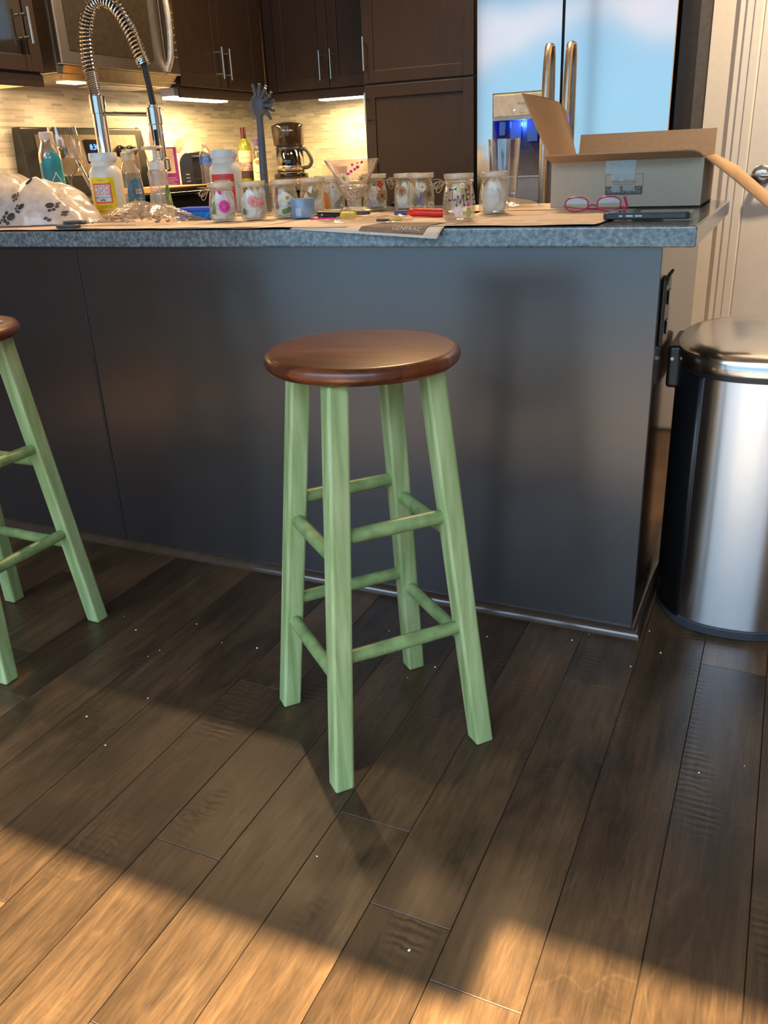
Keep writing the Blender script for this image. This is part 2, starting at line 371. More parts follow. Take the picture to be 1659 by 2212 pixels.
M_twine = mat('jute_twine', (.50, .36, .20), rough=.9)
M_jar = thin_glass('jar_glass', (.97, .97, .94), gloss=.22, rough=.06, white=.13, wcol=(.85, .78, .62))
M_lid = thin_glass('milky_lid_plastic', (.9, .9, .88), gloss=.25, rough=.15, white=.55, wcol=(.86, .83, .76))
M_glass = thin_glass('clear_glass', (.96, .97, .97), gloss=.34, rough=.02)
M_film = thin_glass('crinkled_clear_film', (.97, .96, .94), gloss=.12, rough=.12, white=.16, wcol=(.75, .68, .60), bump=.5, bs=30)
M_tissue = mat('white_tissue', (.82, .85, .84), rough=.9, var=.02, bump=.5, bs=60)

# ------------------------------------------------------------------ room shell
mb = MB(); W = .1322; cols = []; x = -.0615-W*48; k0 = -48
fixed = {(-6): [.826], (-5): [.524, 1.72], (-4): [1.0, 2.3], (-3): [.843, 2.1], (-2): [.756, 1.536], (-1): [.35, 2.05], 0: [.62, 1.700]}
tints = []
for k in range(-48, 24):
    x0 = -.0615+W*k; x1 = x0+W
    js = fixed.get(k)
    if js is None:
        y = -2.3+R.random()*1.0; js = []
        while y < 5: js.append(y); y += .7+R.random()*1.1
    else:
        js = [js[0]-2.6, js[0]-1.35]+js+[js[-1]+1.3, js[-1]+2.3]
    js = [-1.56]+[j for j in js if -1.5 < j < 4.7]+[4.9]
    for a, b in zip(js, js[1:]):
        g = .0005; mb.box(x0+g, x1-g, a+g, b-g, -.012, 0); t = (R.random(), R.random(), R.random())
        tints += [t]*6
mb.cur = 1; mb.box(-6.5, 3.2, -1.56, 4.9, -.05, -.0035); tints += [(0, 0, 0)]*6
o = mb.build('floor', [floor_mat(), mat('gap_shadow', (.012, .008, .006), rough=.9)], smooth=False, bevel=.0007, seg=1); struct(o)
at = o.data.attributes.new('tint', 'FLOAT_COLOR', 'CORNER'); buf = []
for p in o.data.polygons:
    t = tints[p.index] if p.index < len(tints) else (0, 0, 0); buf += [*t, 1]*p.loop_total
at.data.foreach_set('color', buf)
struct(MB().box(-6.5, 3.2, -1.56, 4.9, 2.85, 2.95).build('ceiling', M_ceil))
struct(MB().box(-3.15, -.55, 4.78, 4.9, 0, 2.85).build('wall_back', M_wall))
struct(MB().box(-3.15, -3.05, 1.9, 4.78, 0, 2.85).build('wall_left', M_wall))
struct(MB().box(-6.5, -3.05, 1.8, 1.9, 0, 2.85).build('wall_far_left', M_wall))
struct(MB().box(-6.6, -6.5, -1.56, 1.9, 0, 2.85).build('wall_outer_left', M_wall))
mb = MB(); mb.box(-.327, 3.2, 3.4, 3.52, 0, 2.85); mb.box(-.327, -.22, 3.52, 4.9, 0, 2.85)
struct(mb.build('wall_right', M_wall))
struct(MB().box(3.1, 3.2, -1.56, 3.4, 0, 2.85).build('wall_outer_right', M_wall))
WY = -1.5
mb = MB(); mb.box(-6.5, -3.3, WY-.06, WY, 0, 2.85); mb.box(1.75, 3.2, WY-.06, WY, 0, 2.85); mb.box(-3.3, 1.75, WY-.06, WY, 2.78, 2.85); mb.box(-3.3, 1.75, WY-.06, WY, 0, .05)
struct(mb.build('wall_rear', M_wall))
mb = MB()
for xx in (-3.3, -2.05, .55, 1.70): mb.box(xx, xx+.05, WY-.055, WY-.035, .05, 2.78)
mb.box(-3.3, 1.75, WY-.055, WY-.035, .05, .09); mb.box(-3.3, 1.75, WY-.055, WY-.035, 2.74, 2.78)
wn = struct(mb.build('window_1', M_black, bevel=.004))
M_bd = mat('blocker_cloth', (.55, .52, .46), rough=.9)  # unseen blinds, added to cut a step into the sun patch's far edge
for a, b, zb_ in ((-3.28, -.31, 2.555), (-.30, 1.72, 2.735)):
    m = MB(); m.box(a, b, WY-.030, WY-.027, zb_, 2.78); m.tube([(a, WY-.028, zb_), (b, WY-.028, zb_)], .006, 8); m.build('sun_edge_blocker', M_bd, wn)
# tiled backsplash
bs = struct(MB().box(-3.045, -1.9, 4.772, 4.780, BK, 1.60).build('wall_back_tile', tile_mat('mosaic_tile_back', 'x')))
bs = struct(MB().box(-3.050, -3.042, 1.9, 4.772, BK, 1.60).build('wall_left_tile', tile_mat('mosaic_tile_left', 'y')))
# door and casing in the right wall
d = struct(MB().box(-.166, .66, 3.385, 3.425, .01, 2.05).build('door_1', M_trimw, bevel=.002))
h = MB(); h.lathe([(.0, 0), (.033, 0), (.033, .006), (.030, .009), (.012, .011), (.011, .045), (.0, .046)], 28, M=Matrix.Translation((-.118, 3.385, .941)) @ Matrix.Rotation(PI/2, 4, 'X'))
h.tube([(-.118, 3.345, .941), (-.09, 3.343, .941), (-.01, 3.347, .939)], [.010, .009, .008], 12)
h.build('door_handle', M_steel, parent=d, smooth=True)
mb = MB()
mb.box(-.244, -.166, 3.388, 3.4, 0, 2.09); mb.box(-.222, -.170, 3.382, 3.389, 0, 2.09); mb.box(-.198, -.172, 3.378, 3.383, 0, 2.09); mb.box(-.244, .74, 3.388, 3.4, 2.06, 2.14)
struct(mb.build('trim_1', M_trimw, bevel=.002))
struct(MB().box(-.327, -.244, 3.388, 3.4, 0, .12).build('baseboard_right', M_trimw, bevel=.003))

# ------------------------------------------------------------------ island
XR = -.222; YF = 1.768
isl = empty('kitchen_island', 'dark espresso kitchen island behind the green stools', 'kitchen island', (-1.6, 2.1, 0))
def loc(o, x, y, z): return (x-o.location.x, y-o.location.y, z-o.location.z)
def pbox(par, name, x0, x1, y0, y1, z0, z1, m, **k):
    l = par.matrix_basis.inverted() if False else None
    px, py, pz = par.location
    return MB().box(x0-px, x1-px, y0-py, y1-py, z0-pz, z1-pz).build(name, m, par, **k)
SEAM = -1.716
pbox(isl, 'back_panel', SEAM+.003, XR, YF, YF+.02, .004, .8695, M_pan, bevel=.0012)
pbox(isl, 'back_panel', -3.0, SEAM-.003, YF, YF+.02, .004, .8695, M_pan, bevel=.0012)
pbox(isl, 'seam_strip', SEAM-.004, SEAM+.004, YF-.003, YF+.006, .004, .8695, M_dark, bevel=.001)
pbox(isl, 'side_panel', XR-.02, XR, YF+.02, 2.50, .004, .8695, mat('end_panel_gloss', (.05, .030, .020), rough=.12, spec=.8, var=.08, vs=10, stretch=(6, 6, 1)), bevel=.001)
pbox(isl, 'carcass', -3.0, XR-.02, YF+.02, 2.50, .004, .8695, M_dark)
mb = MB()   # quarter-round shoe moulding
q = [(0, 0)]+[(.021*math.cos(a*PI/16), .021*math.sin(a*PI/16)) for a in range(9)]
ix, iy, _ = isl.location
vs = []; n = len(q)
for (px_, sgn) in ((-3.0, 0), (XR, 1)):
    for a, b in q: vs.append((px_+(a if sgn else 0)-ix, YF-a-iy, b))
for a, b in q: vs.append((XR+a-ix, 2.50-iy, b))
fs = []
for s_ in (0, 1):
    for i in range(n): j = (i+1) % n; fs.append((s_*n+i, s_*n+j, (s_+1)*n+j, (s_+1)*n+i))
fs += [tuple(range(n)), tuple(range(2*n, 3*n))]
mb.add(vs, fs).build('shoe_moulding', mat('moulding_gloss', (.055, .038, .026), rough=.16, spec=.7), isl, smooth=True, angle=50)
tag(MB().box(-3.0, -.160, 1.745, 2.575, .870, TOP).build('granite_countertop', M_granite, bevel=.004, seg=3),
    'speckled grey black granite slab topping the island, strewn with craft supplies', 'countertop')
out = empty('power_outlet', 'black power outlet plate on the narrow right end of the island', 'outlet', (XR, 1.835, .735))
mb = MB(); mb.box(.0005, .010, -.040, .040, -.068, .068); mb.build('cover_plate', M_black, out, bevel=.004)
for dz in (-.03, .03):
    mb = MB(); mb.box(.010, .014, -.018, .018, dz-.014, dz+.014); mb.build('socket', M_blackg, out, bevel=.003)
MB().tube([(.008, -.034, .058), (.012, -.036, .076), (.020, -.040, .088)], [.004, .004, .003], 8).build('cord_tail', M_black, out, smooth=True)

# ------------------------------------------------------------------ stools
def make_stool(x, y, th, label):
    s = empty('bar_stool', label, 'bar stool', (x, y, 0), group='green legged bar stools at the island')
    rb, rt, zt, w = .2065, .122, .728, .037
    def lc(k, z):
        a = th+k*PI/2; r = rb+(rt-rb)*z/.72; return Vector((r*math.cos(a), r*math.sin(a), z))
    R0 = .1655
    prof = [(0, .727), (R0-.022, .727), (R0-.010, .730), (R0-.002, .737), (R0+.001, .745), (R0-.001, .752), (R0-.006, .7575), (R0-.012, .7588), (0, .7588)]
    MB().lathe(prof, 96).build('seat', M_seat, s, smooth=True, angle=60)
    for k in range(4):
        m = MB(); m.bar(lc(k, 0), lc(k, zt), w, w, X=(math.cos(th+PI/4), math.sin(th+PI/4), 0)); v = m.v
        # feet cut level with the floor, tops level with the seat
        a, b = lc(k, 0), lc(k, zt); t = (b-a)
        for i, p in enumerate(v):
            z = 0 if i < 4 else zt; p = Vector(p); dz = z-p.z; v[i] = tuple(p+t*(dz/t.z))
        m.build('leg', M_green, s, bevel=.0045, seg=2)
    for k, zs in ((0, (.250, .469)), (1, (.216, .431)), (2, (.250, .469)), (3, (.209, .429))):
        for z in zs:
            a, b = lc(k, z), lc((k+1) % 4, z); t = (b-a).normalized()
            p = [a+t*.008, a+t*.03, (a+b)/2, b-t*.03, b-t*.008]
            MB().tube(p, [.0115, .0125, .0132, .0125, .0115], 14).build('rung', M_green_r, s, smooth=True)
    return s
make_stool(-.633, 1.266, math.radians(-85.8), 'round cherry wood seat bar stool with green legs standing whole at the centre')
make_stool(-1.628, 1.236, math.radians(-45.5), 'green legged bar stool cut off by the left edge with a pale paper on it')
pp = MB(); pp.box(-.10, .0, -.055, .055, 0, .004); o = pp.build('paper_flyer', mat('pale_leaflet', (.75, .72, .70), rough=.6), loc=(-1.512, 1.262, .7592)); o.rotation_euler = (0, 0, .08)
tag(o, 'pale flyer lying on the seat of the stool at the left edge', 'paper')

# ------------------------------------------------------------------ trash bin
def rrect(x0, x1, y0, y1, r, n=10, bulge=0.):
    p = []
    for cx, cy, a0 in ((x1-r, y1-r, 0), (x0+r, y1-r, PI/2), (x0+r, y0+r, PI), (x1-r, y0+r, 1.5*PI)):
        for i in range(n+1):
            a = a0+PI/2*i/n; p.append((cx+r*math.cos(a), cy+r*math.sin(a)))
    if bulge:   # bow the long sides outwards
        L = (x1-x0)/2; cx = (x0+x1)/2; q = []
        m = 14
        pts = []
        for i, (x, y) in enumerate(p): pts.append((x, y))
        def bow(x, y):
            u = max(-1, min(1, (x-cx)/L)); s_ = 1 if y > (y0+y1)/2 else -1
            return (x, y+s_*bulge*(1-u*u))
        res = []
        for i in range(len(pts)):
            a = pts[i]; b = pts[(i+1) % len(pts)]; res.append(bow(*a))
            if math.hypot(a[0]-b[0], a[1]-b[1]) > .08:
                for j in range(1, m): t = j/m; res.append(bow(a[0]+(b[0]-a[0])*t, a[1]+(b[1]-a[1])*t))
        p = res
    return p
BX, BY = -.022, 2.07
tb = empty('trash_can', 'stainless steel lidded trash can with a black back panel beside the island', 'trash can', (BX, BY, 0))
def P_(poly): return [(a-BX, b-BY) for a, b in poly]
def supere(a, b, e_=2.6, n=120):
    o = []
    for i in range(n):
        t = 2*PI*i/n; c, s = math.cos(t), math.sin(t); o.append((a*abs(c)**(2/e_)*(1 if c >= 0 else -1), b*abs(s)**(2/e_)*(1 if s >= 0 else -1)))
    return o
foot = supere(.176, .240, 2.5)
MB().prism(foot, .022, .600).build('body', bin_steel(), tb, smooth=True, angle=50)
MB().prism([(a*1.012, b*1.02) for a, b in foot], 0, .024).build('base_ring', M_rub, tb, smooth=True, bevel=.003, angle=50)
# black back panel wraps the left end
vs = [(a*1.006, b*1.008) for a, b in foot]
edge = [p for p in vs if p[0]+BX < -.128]
edge.sort(key=lambda p: math.atan2(p[1], p[0]) % (2*PI))
m = MB(); n = len(edge); V = []
for z in (.020, .602):
    V += [(a, b, z) for a, b in edge]
m.add(V, [(i, i+1, n+i+1, n+i) for i in range(n-1)]); m.build('back_panel', mat('bin_black_plastic', (.006, .006, .007), rough=.4), tb, solid=.006, smooth=True, angle=60)
# lid: black gasket, steel rim, domed top
lid = supere(.182, .256, 2.5)
MB().prism([(a*.985, b*.985) for a, b in lid], .598, .612).build('gasket', M_black, tb, smooth=True, angle=50)
m = MB(); N = len(lid); V = []; F = []
rings = [(1, .610), (1.004, .614), (1.004, .634), (.99, .642), (.94, .648), (.8, .652), (.5, .655), (.2, .656)]
for s_, z in rings: V += [(a*s_, b*s_, z) for a, b in lid]
for j in range(len(rings)-1):
    for i in range(N): F.append((j*N+i, j*N+(i+1) % N, (j+1)*N+(i+1) % N, (j+1)*N+i))
F += [tuple(reversed(range(N))), tuple((len(rings)-1)*N+i for i in range(N))]
m.add(V, F).build('lid', mat('bin_lid_steel', (.66, .64, .62), rough=.17, metal=1, var=.01), tb, smooth=True, angle=35)
m = MB(); m.box(-.216-BX, -.186-BX, 1.95-BY, 2.14-BY, .545, .640); hg = m.build('hinge', M_black, tb, bevel=.008, seg=3)
m = MB(); m.lathe([(0, 0), (.004, 0), (.004, .002), (0, .002)], 12, M=Matrix.Translation((-.205-BX, 1.949-BY, .612)) @ Matrix.Rotation(PI/2, 4, 'X')); m.build('hinge_pin', M_white, hg)

# ------------------------------------------------------------------ cabinets
def shaker(m, x0, x1, z0, z1, y=0., t=.02, s=.055, panel=True):
    m.box(x0, x0+s, y-t, y, z0, z1); m.box(x1-s, x1, y-t, y, z0, z1)
    m.box(x0+s, x1-s, y-t, y, z0, z0+s); m.box(x0+s, x1-s, y-t, y, z1-s, z1)
    if panel: m.box(x0+s-.001, x1-s+.001, y-t+.008, y, z0+s-.001, z1-s+.001)
def bar_handle(par, x, z0, z1, y=-.02, so=.035):
    m = MB(); m.tube([(x, y-so, z0), (x, y-so, z1)], .0058, 12)
    for z in (z0+.022, z1-.022): m.tube([(x, y, z), (x, y-so, z)], .0042, 10)
    return m.build('handle', M_steel, par, smooth=True)
def cabinet(label, org, rz, w, z0, z1, depth, doors, fill=None, valance=None, cat='cabinet', name='wall_cabinet', glass=False):
    c = empty(name, label, cat, org, rz)
    m = MB(); m.box(0, w, .001, depth, z0, z1); m.build('carcass', M_cab, c, bevel=.001)
    for (x0, x1, a, b, hx, ha, hb) in doors:
        m = MB(); shaker(m, x0+.0015, x1-.0015, a, b, panel=not glass); d = m.build('door', M_cab, c, bevel=.0018)
        if glass: MB().box(x0+.05, x1-.05, -.014, -.009, a+.05, b-.05).build('glass_pane', mat('cabinet_glass', (.02, .018, .016), rough=.05, spec=.9), d)
        if hx is not None: bar_handle(d, hx, ha, hb)
    if fill: MB().box(fill[0], fill[1], -.012, .001, z0, z1).build('filler_strip', M_cab, c, bevel=.001)
    if valance: MB().box(valance[0], valance[1], -.008, .010, z0-.045, z0-.0005).build('light_valance', M_cab, c, bevel=.002)
    return c
LX = -2.72
cabinet('dark wall cabinet with a glass door at the upper left corner', (LX, 1.92, 0), PI/2, .868, 1.405, 2.35, .325, [(0, .43, 1.41, 2.35, None, 0, 0), (.43, .868, 1.41, 2.35, .80, 1.50, 1.62)], valance=(0, .868), glass=True)
cabinet('two door dark wall cabinet between microwave and corner', (LX, 3.652, 0), PI/2, .775, 1.402, 2.35, .325, [(0, .343, 1.405, 2.35, .308, 1.448, 1.588), (.343, .690, 1.405, 2.35, .374, 1.445, 1.585)], fill=(.690, .740), valance=(0, .765))
cabinet('two door dark wall cabinet on the back wall beside the tall pantry', (-2.715, 4.430, 0), 0, .728, 1.402, 2.35, .345, [(.080, .402, 1.405, 2.35, .365, 1.440, 1.580), (.402, .728, 1.405, 2.35, .430, 1.442, 1.582)], fill=(.020, .080), valance=(.006, .728))
cabinet('tall dark pantry cabinet with stacked doors left of the refrigerator', (-1.985, 4.160, 0), 0, .566, 0.0, 2.35, .615, [(0, .566, 1.386, 2.35, .020, 1.440, 1.585), (0, .566, .10, 1.377, .020, 1.205, 1.345)], name='pantry_cabinet')
# under-cabinet lights; the third is lamplight painted on a wooden underside
M_glow = glow('warm_diffuser', (1, .80, .50), 9)
def cab_light(x0, x1, y0, y1, z, label):
    c = empty('cabinet_light', label, 'light', ((x0+x1)/2, (y0+y1)/2, z), group='lights under the wall cabinets'); px, py, pz = c.location
    MB().box(x0-px, x1-px, y0-py, y1-py, 0, (1.402 if z < 1.37 else 1.405)-z).build('housing', M_white, c, bevel=.002)
    MB().box(x0-px+.004, x1-px-.004, y0-py+.004, y1-py-.004, -.012, .0005).build('diffuser', M_glow, c, bevel=.003)
cab_light(-2.84, -2.76, 3.66, 4.12, 1.366, 'glowing light strip under the cabinet right of the microwave')
cab_light(-2.44, -1.995, 4.50, 4.58, 1.366, 'glowing light strip under the cabinet beside the pantry')
M_glow = glow('amber_underside_glow', (1, .46, .12), 1.0)  # emission stands in for lamplight on the wooden cabinet underside
cab_light(-3.03, -2.74, 2.0, 2.74, 1.376, 'wide amber underside of the glass door cabinet with its lit glow painted in')

# base cabinets and work surfaces (far side of the kitchen)
M_ct = mat('back_granite', (.06, .065, .07), rough=.15, vs=150, col2=(.16, .16, .15))
tag(MB().box(-3.04, -2.42, 2.60, 2.866, BK-.04, BK).build('granite_countertop', M_ct, bevel=.003), 'granite work surface left of the range behind the bag', 'countertop')
mb = MB(); mb.prism([(-3.04, 3.652), (-2.42, 3.652), (-2.42, 4.14), (-2.0, 4.14), (-2.0, 4.77), (-3.04, 4.77)], BK-.04, BK)
tag(mb.build('granite_countertop', M_ct, bevel=.003), 'granite work surface in the corner under toaster and coffee maker', 'countertop')
cabinet('dark base cabinet left of the range, hidden behind the island', (-2.44, 2.60, 0), PI/2, .265, .0, BK-.041, .595, [(0, .265, .1, BK-.05, None, 0, 0)], name='base_cabinet')
cabinet('dark base cabinet right of the range, hidden behind the island', (-2.44, 3.654, 0), PI/2, .48, .0, BK-.041, .595, [(0, .48, .1, BK-.05, None, 0, 0)], name='base_cabinet')
cabinet('dark base cabinet under the coffee maker beside the pantry', (-2.435, 4.162, 0), 0, .43, .0, BK-.041, .60, [(0, .43, .1, BK-.05, None, 0, 0)], name='base_cabinet')

# ------------------------------------------------------------------ microwave
mw = empty('microwave', 'stainless over the range microwave with blue clock display', 'microwave', (-2.69, 2.878, 1.445), PI/2)
w = .763
MB().box(0, w, .03, .345, -.03, .41).build('housing', M_steel_d, mw, bevel=.004)
m = MB(); m.box(.0, .655, 0, .03, .0, .41); dr = m.build('door', M_steel_d, mw, bevel=.006, seg=3)
MB().box(.055, .575, -.003, .0, .050, .385).build('window', mat('micro_window', (.035, .030, .024), rough=.25, spec=.6), dr, bevel=.002)
m = MB(); pts = catmull([(.66, -.002, .015), (.66, -.030, .07), (.66, -.044, .19), (.66, -.036, .31), (.66, -.002, .385)], 6)
m.tube(pts, [.014]*len(pts), 12); m.build('handle', mat('pale_steel_handle', (.75, .74, .72), rough=.35, metal=.9), dr, smooth=True)
m = MB(); m.box(.657, w, 0, .03, .0, .41); cp = m.build('control_panel', M_steel_d, mw, bevel=.006, seg=3)
MB().box(.695, .752, -.003, .0, .05, .37).build('keypad', mat('dark_keypad', (.05, .04, .03), rough=.3), cp, bevel=.002)
for i in range(7):
    for j in range(3): m = MB(); plane_map(m, ellipse2d(0, 0, .0055, .0035), (.706+j*.017, -.0035, .075+i*.030), (1, 0, 0), (0, 0, 1)); m.build('key', mat('key_marks', (.32, .28, .22), rough=.5), cp)
MB().box(.700, .748, -.0042, -.003, .305, .345).build('display', mat('display_black', (.002, .002, .01), rough=.2), cp)
m = MB(); plane_map(m, text2d('8:30', .022), (.724, -.005, .325), (1, 0, 0), (0, 0, 1)); m.build('clock_digits', glow('blue_led', (.03, .10, 1), 9), cp)
m = MB(); m.add([(0.02, .006, 0), (w-.02, .006, 0), (w-.03, .05, -.048), (.03, .05, -.048), (0.02, .34, 0), (w-.02, .34, 0), (w-.03, .335, -.048), (.03, .335, -.048)],
        [(0, 1, 2, 3), (4, 7, 6, 5), (3, 2, 6, 7), (0, 3, 7, 4), (1, 5, 6, 2), (0, 4, 5, 1)])
m.build('vent_hood', mat('hood_steel', (.33, .29, .23), rough=.3, metal=1), mw, bevel=.003)
MB().box(.12, .23, .10, .16, -.052, -.0475).build('cooktop_light', glow('warm_cooktop_light', (1, .72, .35), 5), mw)
MB().box(.35, .68, .09, .26, -.052, -.0475).build('grease_filter', M_steel, mw, bevel=.002)

# ------------------------------------------------------------------ range
rg = empty('kitchen_range', 'stainless and black electric range with raised control backguard', 'stove', (-2.40, 2.869, 0), PI/2)
w = .780
MB().box(0, w, 0, .60, .02, BK-.012).build('body', M_blackg, rg, bevel=.003)
MB().box(.004, w-.004, -.012, .60, BK-.012, BK+.004).build('cooktop', M_blackg, rg, bevel=.002)
m = MB(); m.box(.03, w-.03, -.016, 0, .22, BK-.10); m.build('oven_door', M_blackg, rg, bevel=.004)
m = MB(); m.tube([(.06, -.055, BK-.14), (w-.06, -.055, BK-.14)], .011, 12)
for a in (.08, w-.08): m.tube([(a, -.016, BK-.14), (a, -.055, BK-.14)], .008, 10)
m.build('oven_handle', M_steel, rg, smooth=True)
m = MB(); m.add([(0, .555, BK), (w, .555, BK), (w, .64, BK), (0, .64, BK), (0, .575, 1.235), (w, .575, 1.235), (w, .62, 1.235), (0, .62, 1.235)],
                [(0, 1, 5, 4), (1, 2, 6, 5), (2, 3, 7, 6), (3, 0, 4, 7), (4, 5, 6, 7), (3, 2, 1, 0)])
bg = m.build('backguard', M_black, rg, bevel=.008, seg=3)
def bgp(u, z): return (u, .555+.020*(z-BK)/.285-.0015, z)
m = MB(); m.add([bgp(.075, 1.035), bgp(w-.06, 1.035), bgp(w-.06, 1.205), bgp(.075, 1.205)], [(0, 1, 2, 3)]); m.build('control_plate', mat('control_steel', (.33, .28, .22), rough=.3, metal=.9), bg, solid=.002)
def bgq(z, d): return .555+.020*(z-BK)/.285-d
MB().box(.36, .47, bgq(1.13, .006), bgq(1.13, .002), 1.085, 1.185).build('display', mat('display_black', (.002, .002, .01), rough=.2), bg)
m = MB(); plane_map(m, text2d('8:30', .034), (.415, bgq(1.15, .0085), 1.152), (1, 0, 0), (0, 0, 1)); plane_map(m, text2d('CLOCK', .009), (.415, bgq(1.15, .0085), 1.110), (1, 0, 0), (0, 0, 1)); m.build('clock_digits', glow('blue_led', (.03, .10, 1), 9), bg)
for u in (.12, .20, .595, .665):
    m = MB(); m.lathe([(0, 0), (.026, 0), (.026, .008), (.021, .012), (.018, .030), (0, .031)], 24, M=Matrix.Translation((u, bgq(1.135, .003), 1.135)) @ Matrix.Rotation(PI/2, 4, 'X')); m.build('knob', M_black, bg, smooth=True)

# ------------------------------------------------------------------ refrigerator
fr = empty('refrigerator', 'tall stainless side by side refrigerator reflecting the sky', 'refrigerator', (-1.357, 4.0, 0))
w = .839; sp_ = .379
MB().box(.004, w-.004, .062, .76, .02, 1.76).build('cabinet', mat('fridge_side_grey', (.09, .09, .095), rough=.5), fr, bevel=.003)
def fdoor(x0, x1, hole=None):
    m = MB()
    if not hole: m.box(x0, x1, 0, .058, .05, 1.75)
    else:
        a, b, c, d_ = hole
        m.box(x0, a, 0, .058, .05, 1.75); m.box(b, x1, 0, .058, .05, 1.75); m.box(a, b, 0, .058, .05, c); m.box(a, b, 0, .058, d_, 1.75)
    return m
# left door as one slab with the dispenser opening cut through
hx0, hx1, hz0, hz1 = .074, .316, .84, 1.288
def slab_with_hole(x0, x1, z0, z1, y0, y1, a, b, c, d_):
    m = MB(); V = []; 
    for y in (y0, y1):
        V += [(x0, y, z0), (x1, y, z0), (x1, y, z1), (x0, y, z1), (a, y, c), (b, y, c), (b, y, d_), (a, y, d_)]
    F = []
    for s_ in (0, 8):
        for i in range(4): j = (i+1) % 4; F.append((s_+i, s_+j, s_+4+j, s_+4+i))
    for i in range(4): j = (i+1) % 4; F += [(i, j, 8+j, 8+i), (4+i, 4+j, 12+j, 12+i)]
    return m.add(V, F)
d1 = slab_with_hole(0, sp_-.004, .05, 1.75, 0, .058, hx0, hx1, hz0, hz1).build('door', M_fridge, fr, bevel=.004, seg=3)
d2 = fdoor(sp_+.004, w).build('door', M_fridge, fr, bevel=.004, seg=3)
MB().box(sp_-.004, sp_+.004, .02, .062, .05, 1.75).build('door_gasket', mat('gasket_navy', (.004, .004, .012), rough=.5), fr)
def fhandle(par, x):
    m = MB(); pts = catmull([(x, 0, 1.462), (x, -.028, 1.45), (x-.002, -.048, 1.35), (x-.004, -.060, 1.1), (x-.004, -.060, .85), (x-.002, -.045, .55), (x, 0, .50)], 5)
    V = []; F = []
    for i, p in enumerate(pts):
        t = (pts[min(i+1, len(pts)-1)]-pts[max(i-1, 0)]).normalized(); n_ = t.cross(Vector((1, 0, 0))).normalized()
        for a in range(12):
            an = 2*PI*a/12; V.append(tuple(p+Vector((1, 0, 0))*.0155*math.cos(an)+n_*.009*math.sin(an)))
    for i in range(len(pts)-1):
        for a in range(12): b_ = (a+1) % 12; F.append((i*12+a, i*12+b_, (i+1)*12+b_, (i+1)*12+a))
    F += [tuple(range(12)), tuple((len(pts)-1)*12+a for a in range(12))]
    m.add(V, F).build('handle', mat('handle_steel', (.62, .56, .48), rough=.28, metal=1, var=.02), par, smooth=True)
fhandle(d1, sp_-.052); fhandle(d2, sp_+.040)
m = MB(); m.box(hx0+.001, hx1-.001, -.002, .02, 1.196, hz1-.001); cp = m.build('control_panel', mat('dispenser_grey', (.48, .46, .42), rough=.35, metal=.3), d1, bevel=.004)
m = MB(); plane_map(m, text2d('FRIGIDAIRE', .012), (hx0+.145, -.0028, 1.247), (1, 0, 0), (0, 0, 1))
for xx in (.105, .145, .19): plane_map(m, text2d('Water' if xx < .14 else 'Cubed' if xx < .18 else 'Lock', .0065), (hx0+xx-.012, -.0028, 1.209), (1, 0, 0), (0, 0, 1))
m.build('lettering', mat('grey_print', (.16, .16, .17), rough=.5), cp)
m = MB()
for xx in (.10, .185): plane_map(m, ellipse2d(0, 0, .0035, .0018), (hx0+xx, -.003, 1.221), (1, 0, 0), (0, 0, 1))
m.build('indicator_light', glow('white_led', (1, 1, 1), 4), cp)
m = MB()   # recess: open box
rx0, rx1, rz0, rz1 = hx0+.001, hx1-.001, .945, 1.196
V = [(rx0, 0, rz0), (rx1, 0, rz0), (rx1, 0, rz1), (rx0, 0, rz1), (rx0+.01, .10, rz0+.004), (rx1-.01, .10, rz0+.004), (rx1-.01, .10, rz1), (rx0+.01, .10, rz1)]
rc = m.add(V, [(4, 5, 6, 7), (0, 1, 5, 4), (1, 2, 6, 5), (2, 3, 7, 6), (3, 0, 4, 7)]).build('dispenser_recess', mat('recess_grey', (.15, .15, .20), rough=.25), d1, solid=.002)
MB().box(rx0, rx1, -.003, .004, 1.182, 1.197).build('recess_lip', M_steel_d, rc)
MB().box(rx0, rx1, -.006, .004, .941, .950).build('drip_ledge', M_steel, rc, bevel=.002)
MB().box(hx0+.001, hx1-.001, -.001, .02, hz0+.001, .941).build('kick_plate', M_steel_d, d1)
M_bl = thin_glass('blue_lit_plastic', (.35, .5, 1), gloss=.35, rough=.08)
for xx, ww, zz in ((.035, .03, 1.12), (.098, .055, 1.10), (.175, .05, 1.09)):
    m = MB(); m.box(hx0+xx-ww/2, hx0+xx+ww/2, .03, .034, zz, 1.18); m.box(hx0+xx-ww/2, hx0+xx+ww/2, .034, .06, zz, zz+.004); m.box(hx0+xx-ww/2, hx0+xx-ww/2+.004, .034, .06, zz, 1.18)
    m.box(hx0+xx+ww/2-.004, hx0+xx+ww/2, .034, .06, zz, 1.18); m.build('ice_chute', M_bl, rc, bevel=.003)
m = MB(); m.lathe([(0, 0), (.034, .0), (.036, .004), (0, .010)], 24, M=Matrix.Translation((hx0+.165, .09, 1.03)) @ Matrix.Rotation(PI/2, 4, 'X') @ Matrix.Scale(1.1, 4, (0, 1, 0)))
m.build('paddle', mat('paddle_grey', (.42, .52, .66), rough=.3), rc, smooth=True)
# dark end panel beside the fridge
ep = empty('end_panel', 'narrow dark grey panel between refrigerator and beige wall', 'panel', (-.45, 4.0, 0))
MB().box(-.058, .016, .05, .70, 0, 2.3).build('filler_board', mat('filler_dark', (.055, .05, .045), rough=.5), ep)
MB().box(.017, .062, .0, .70, 0, 2.3).build('gable_board', mat('gable_grey', (.11, .115, .125), rough=.45), ep, bevel=.003)


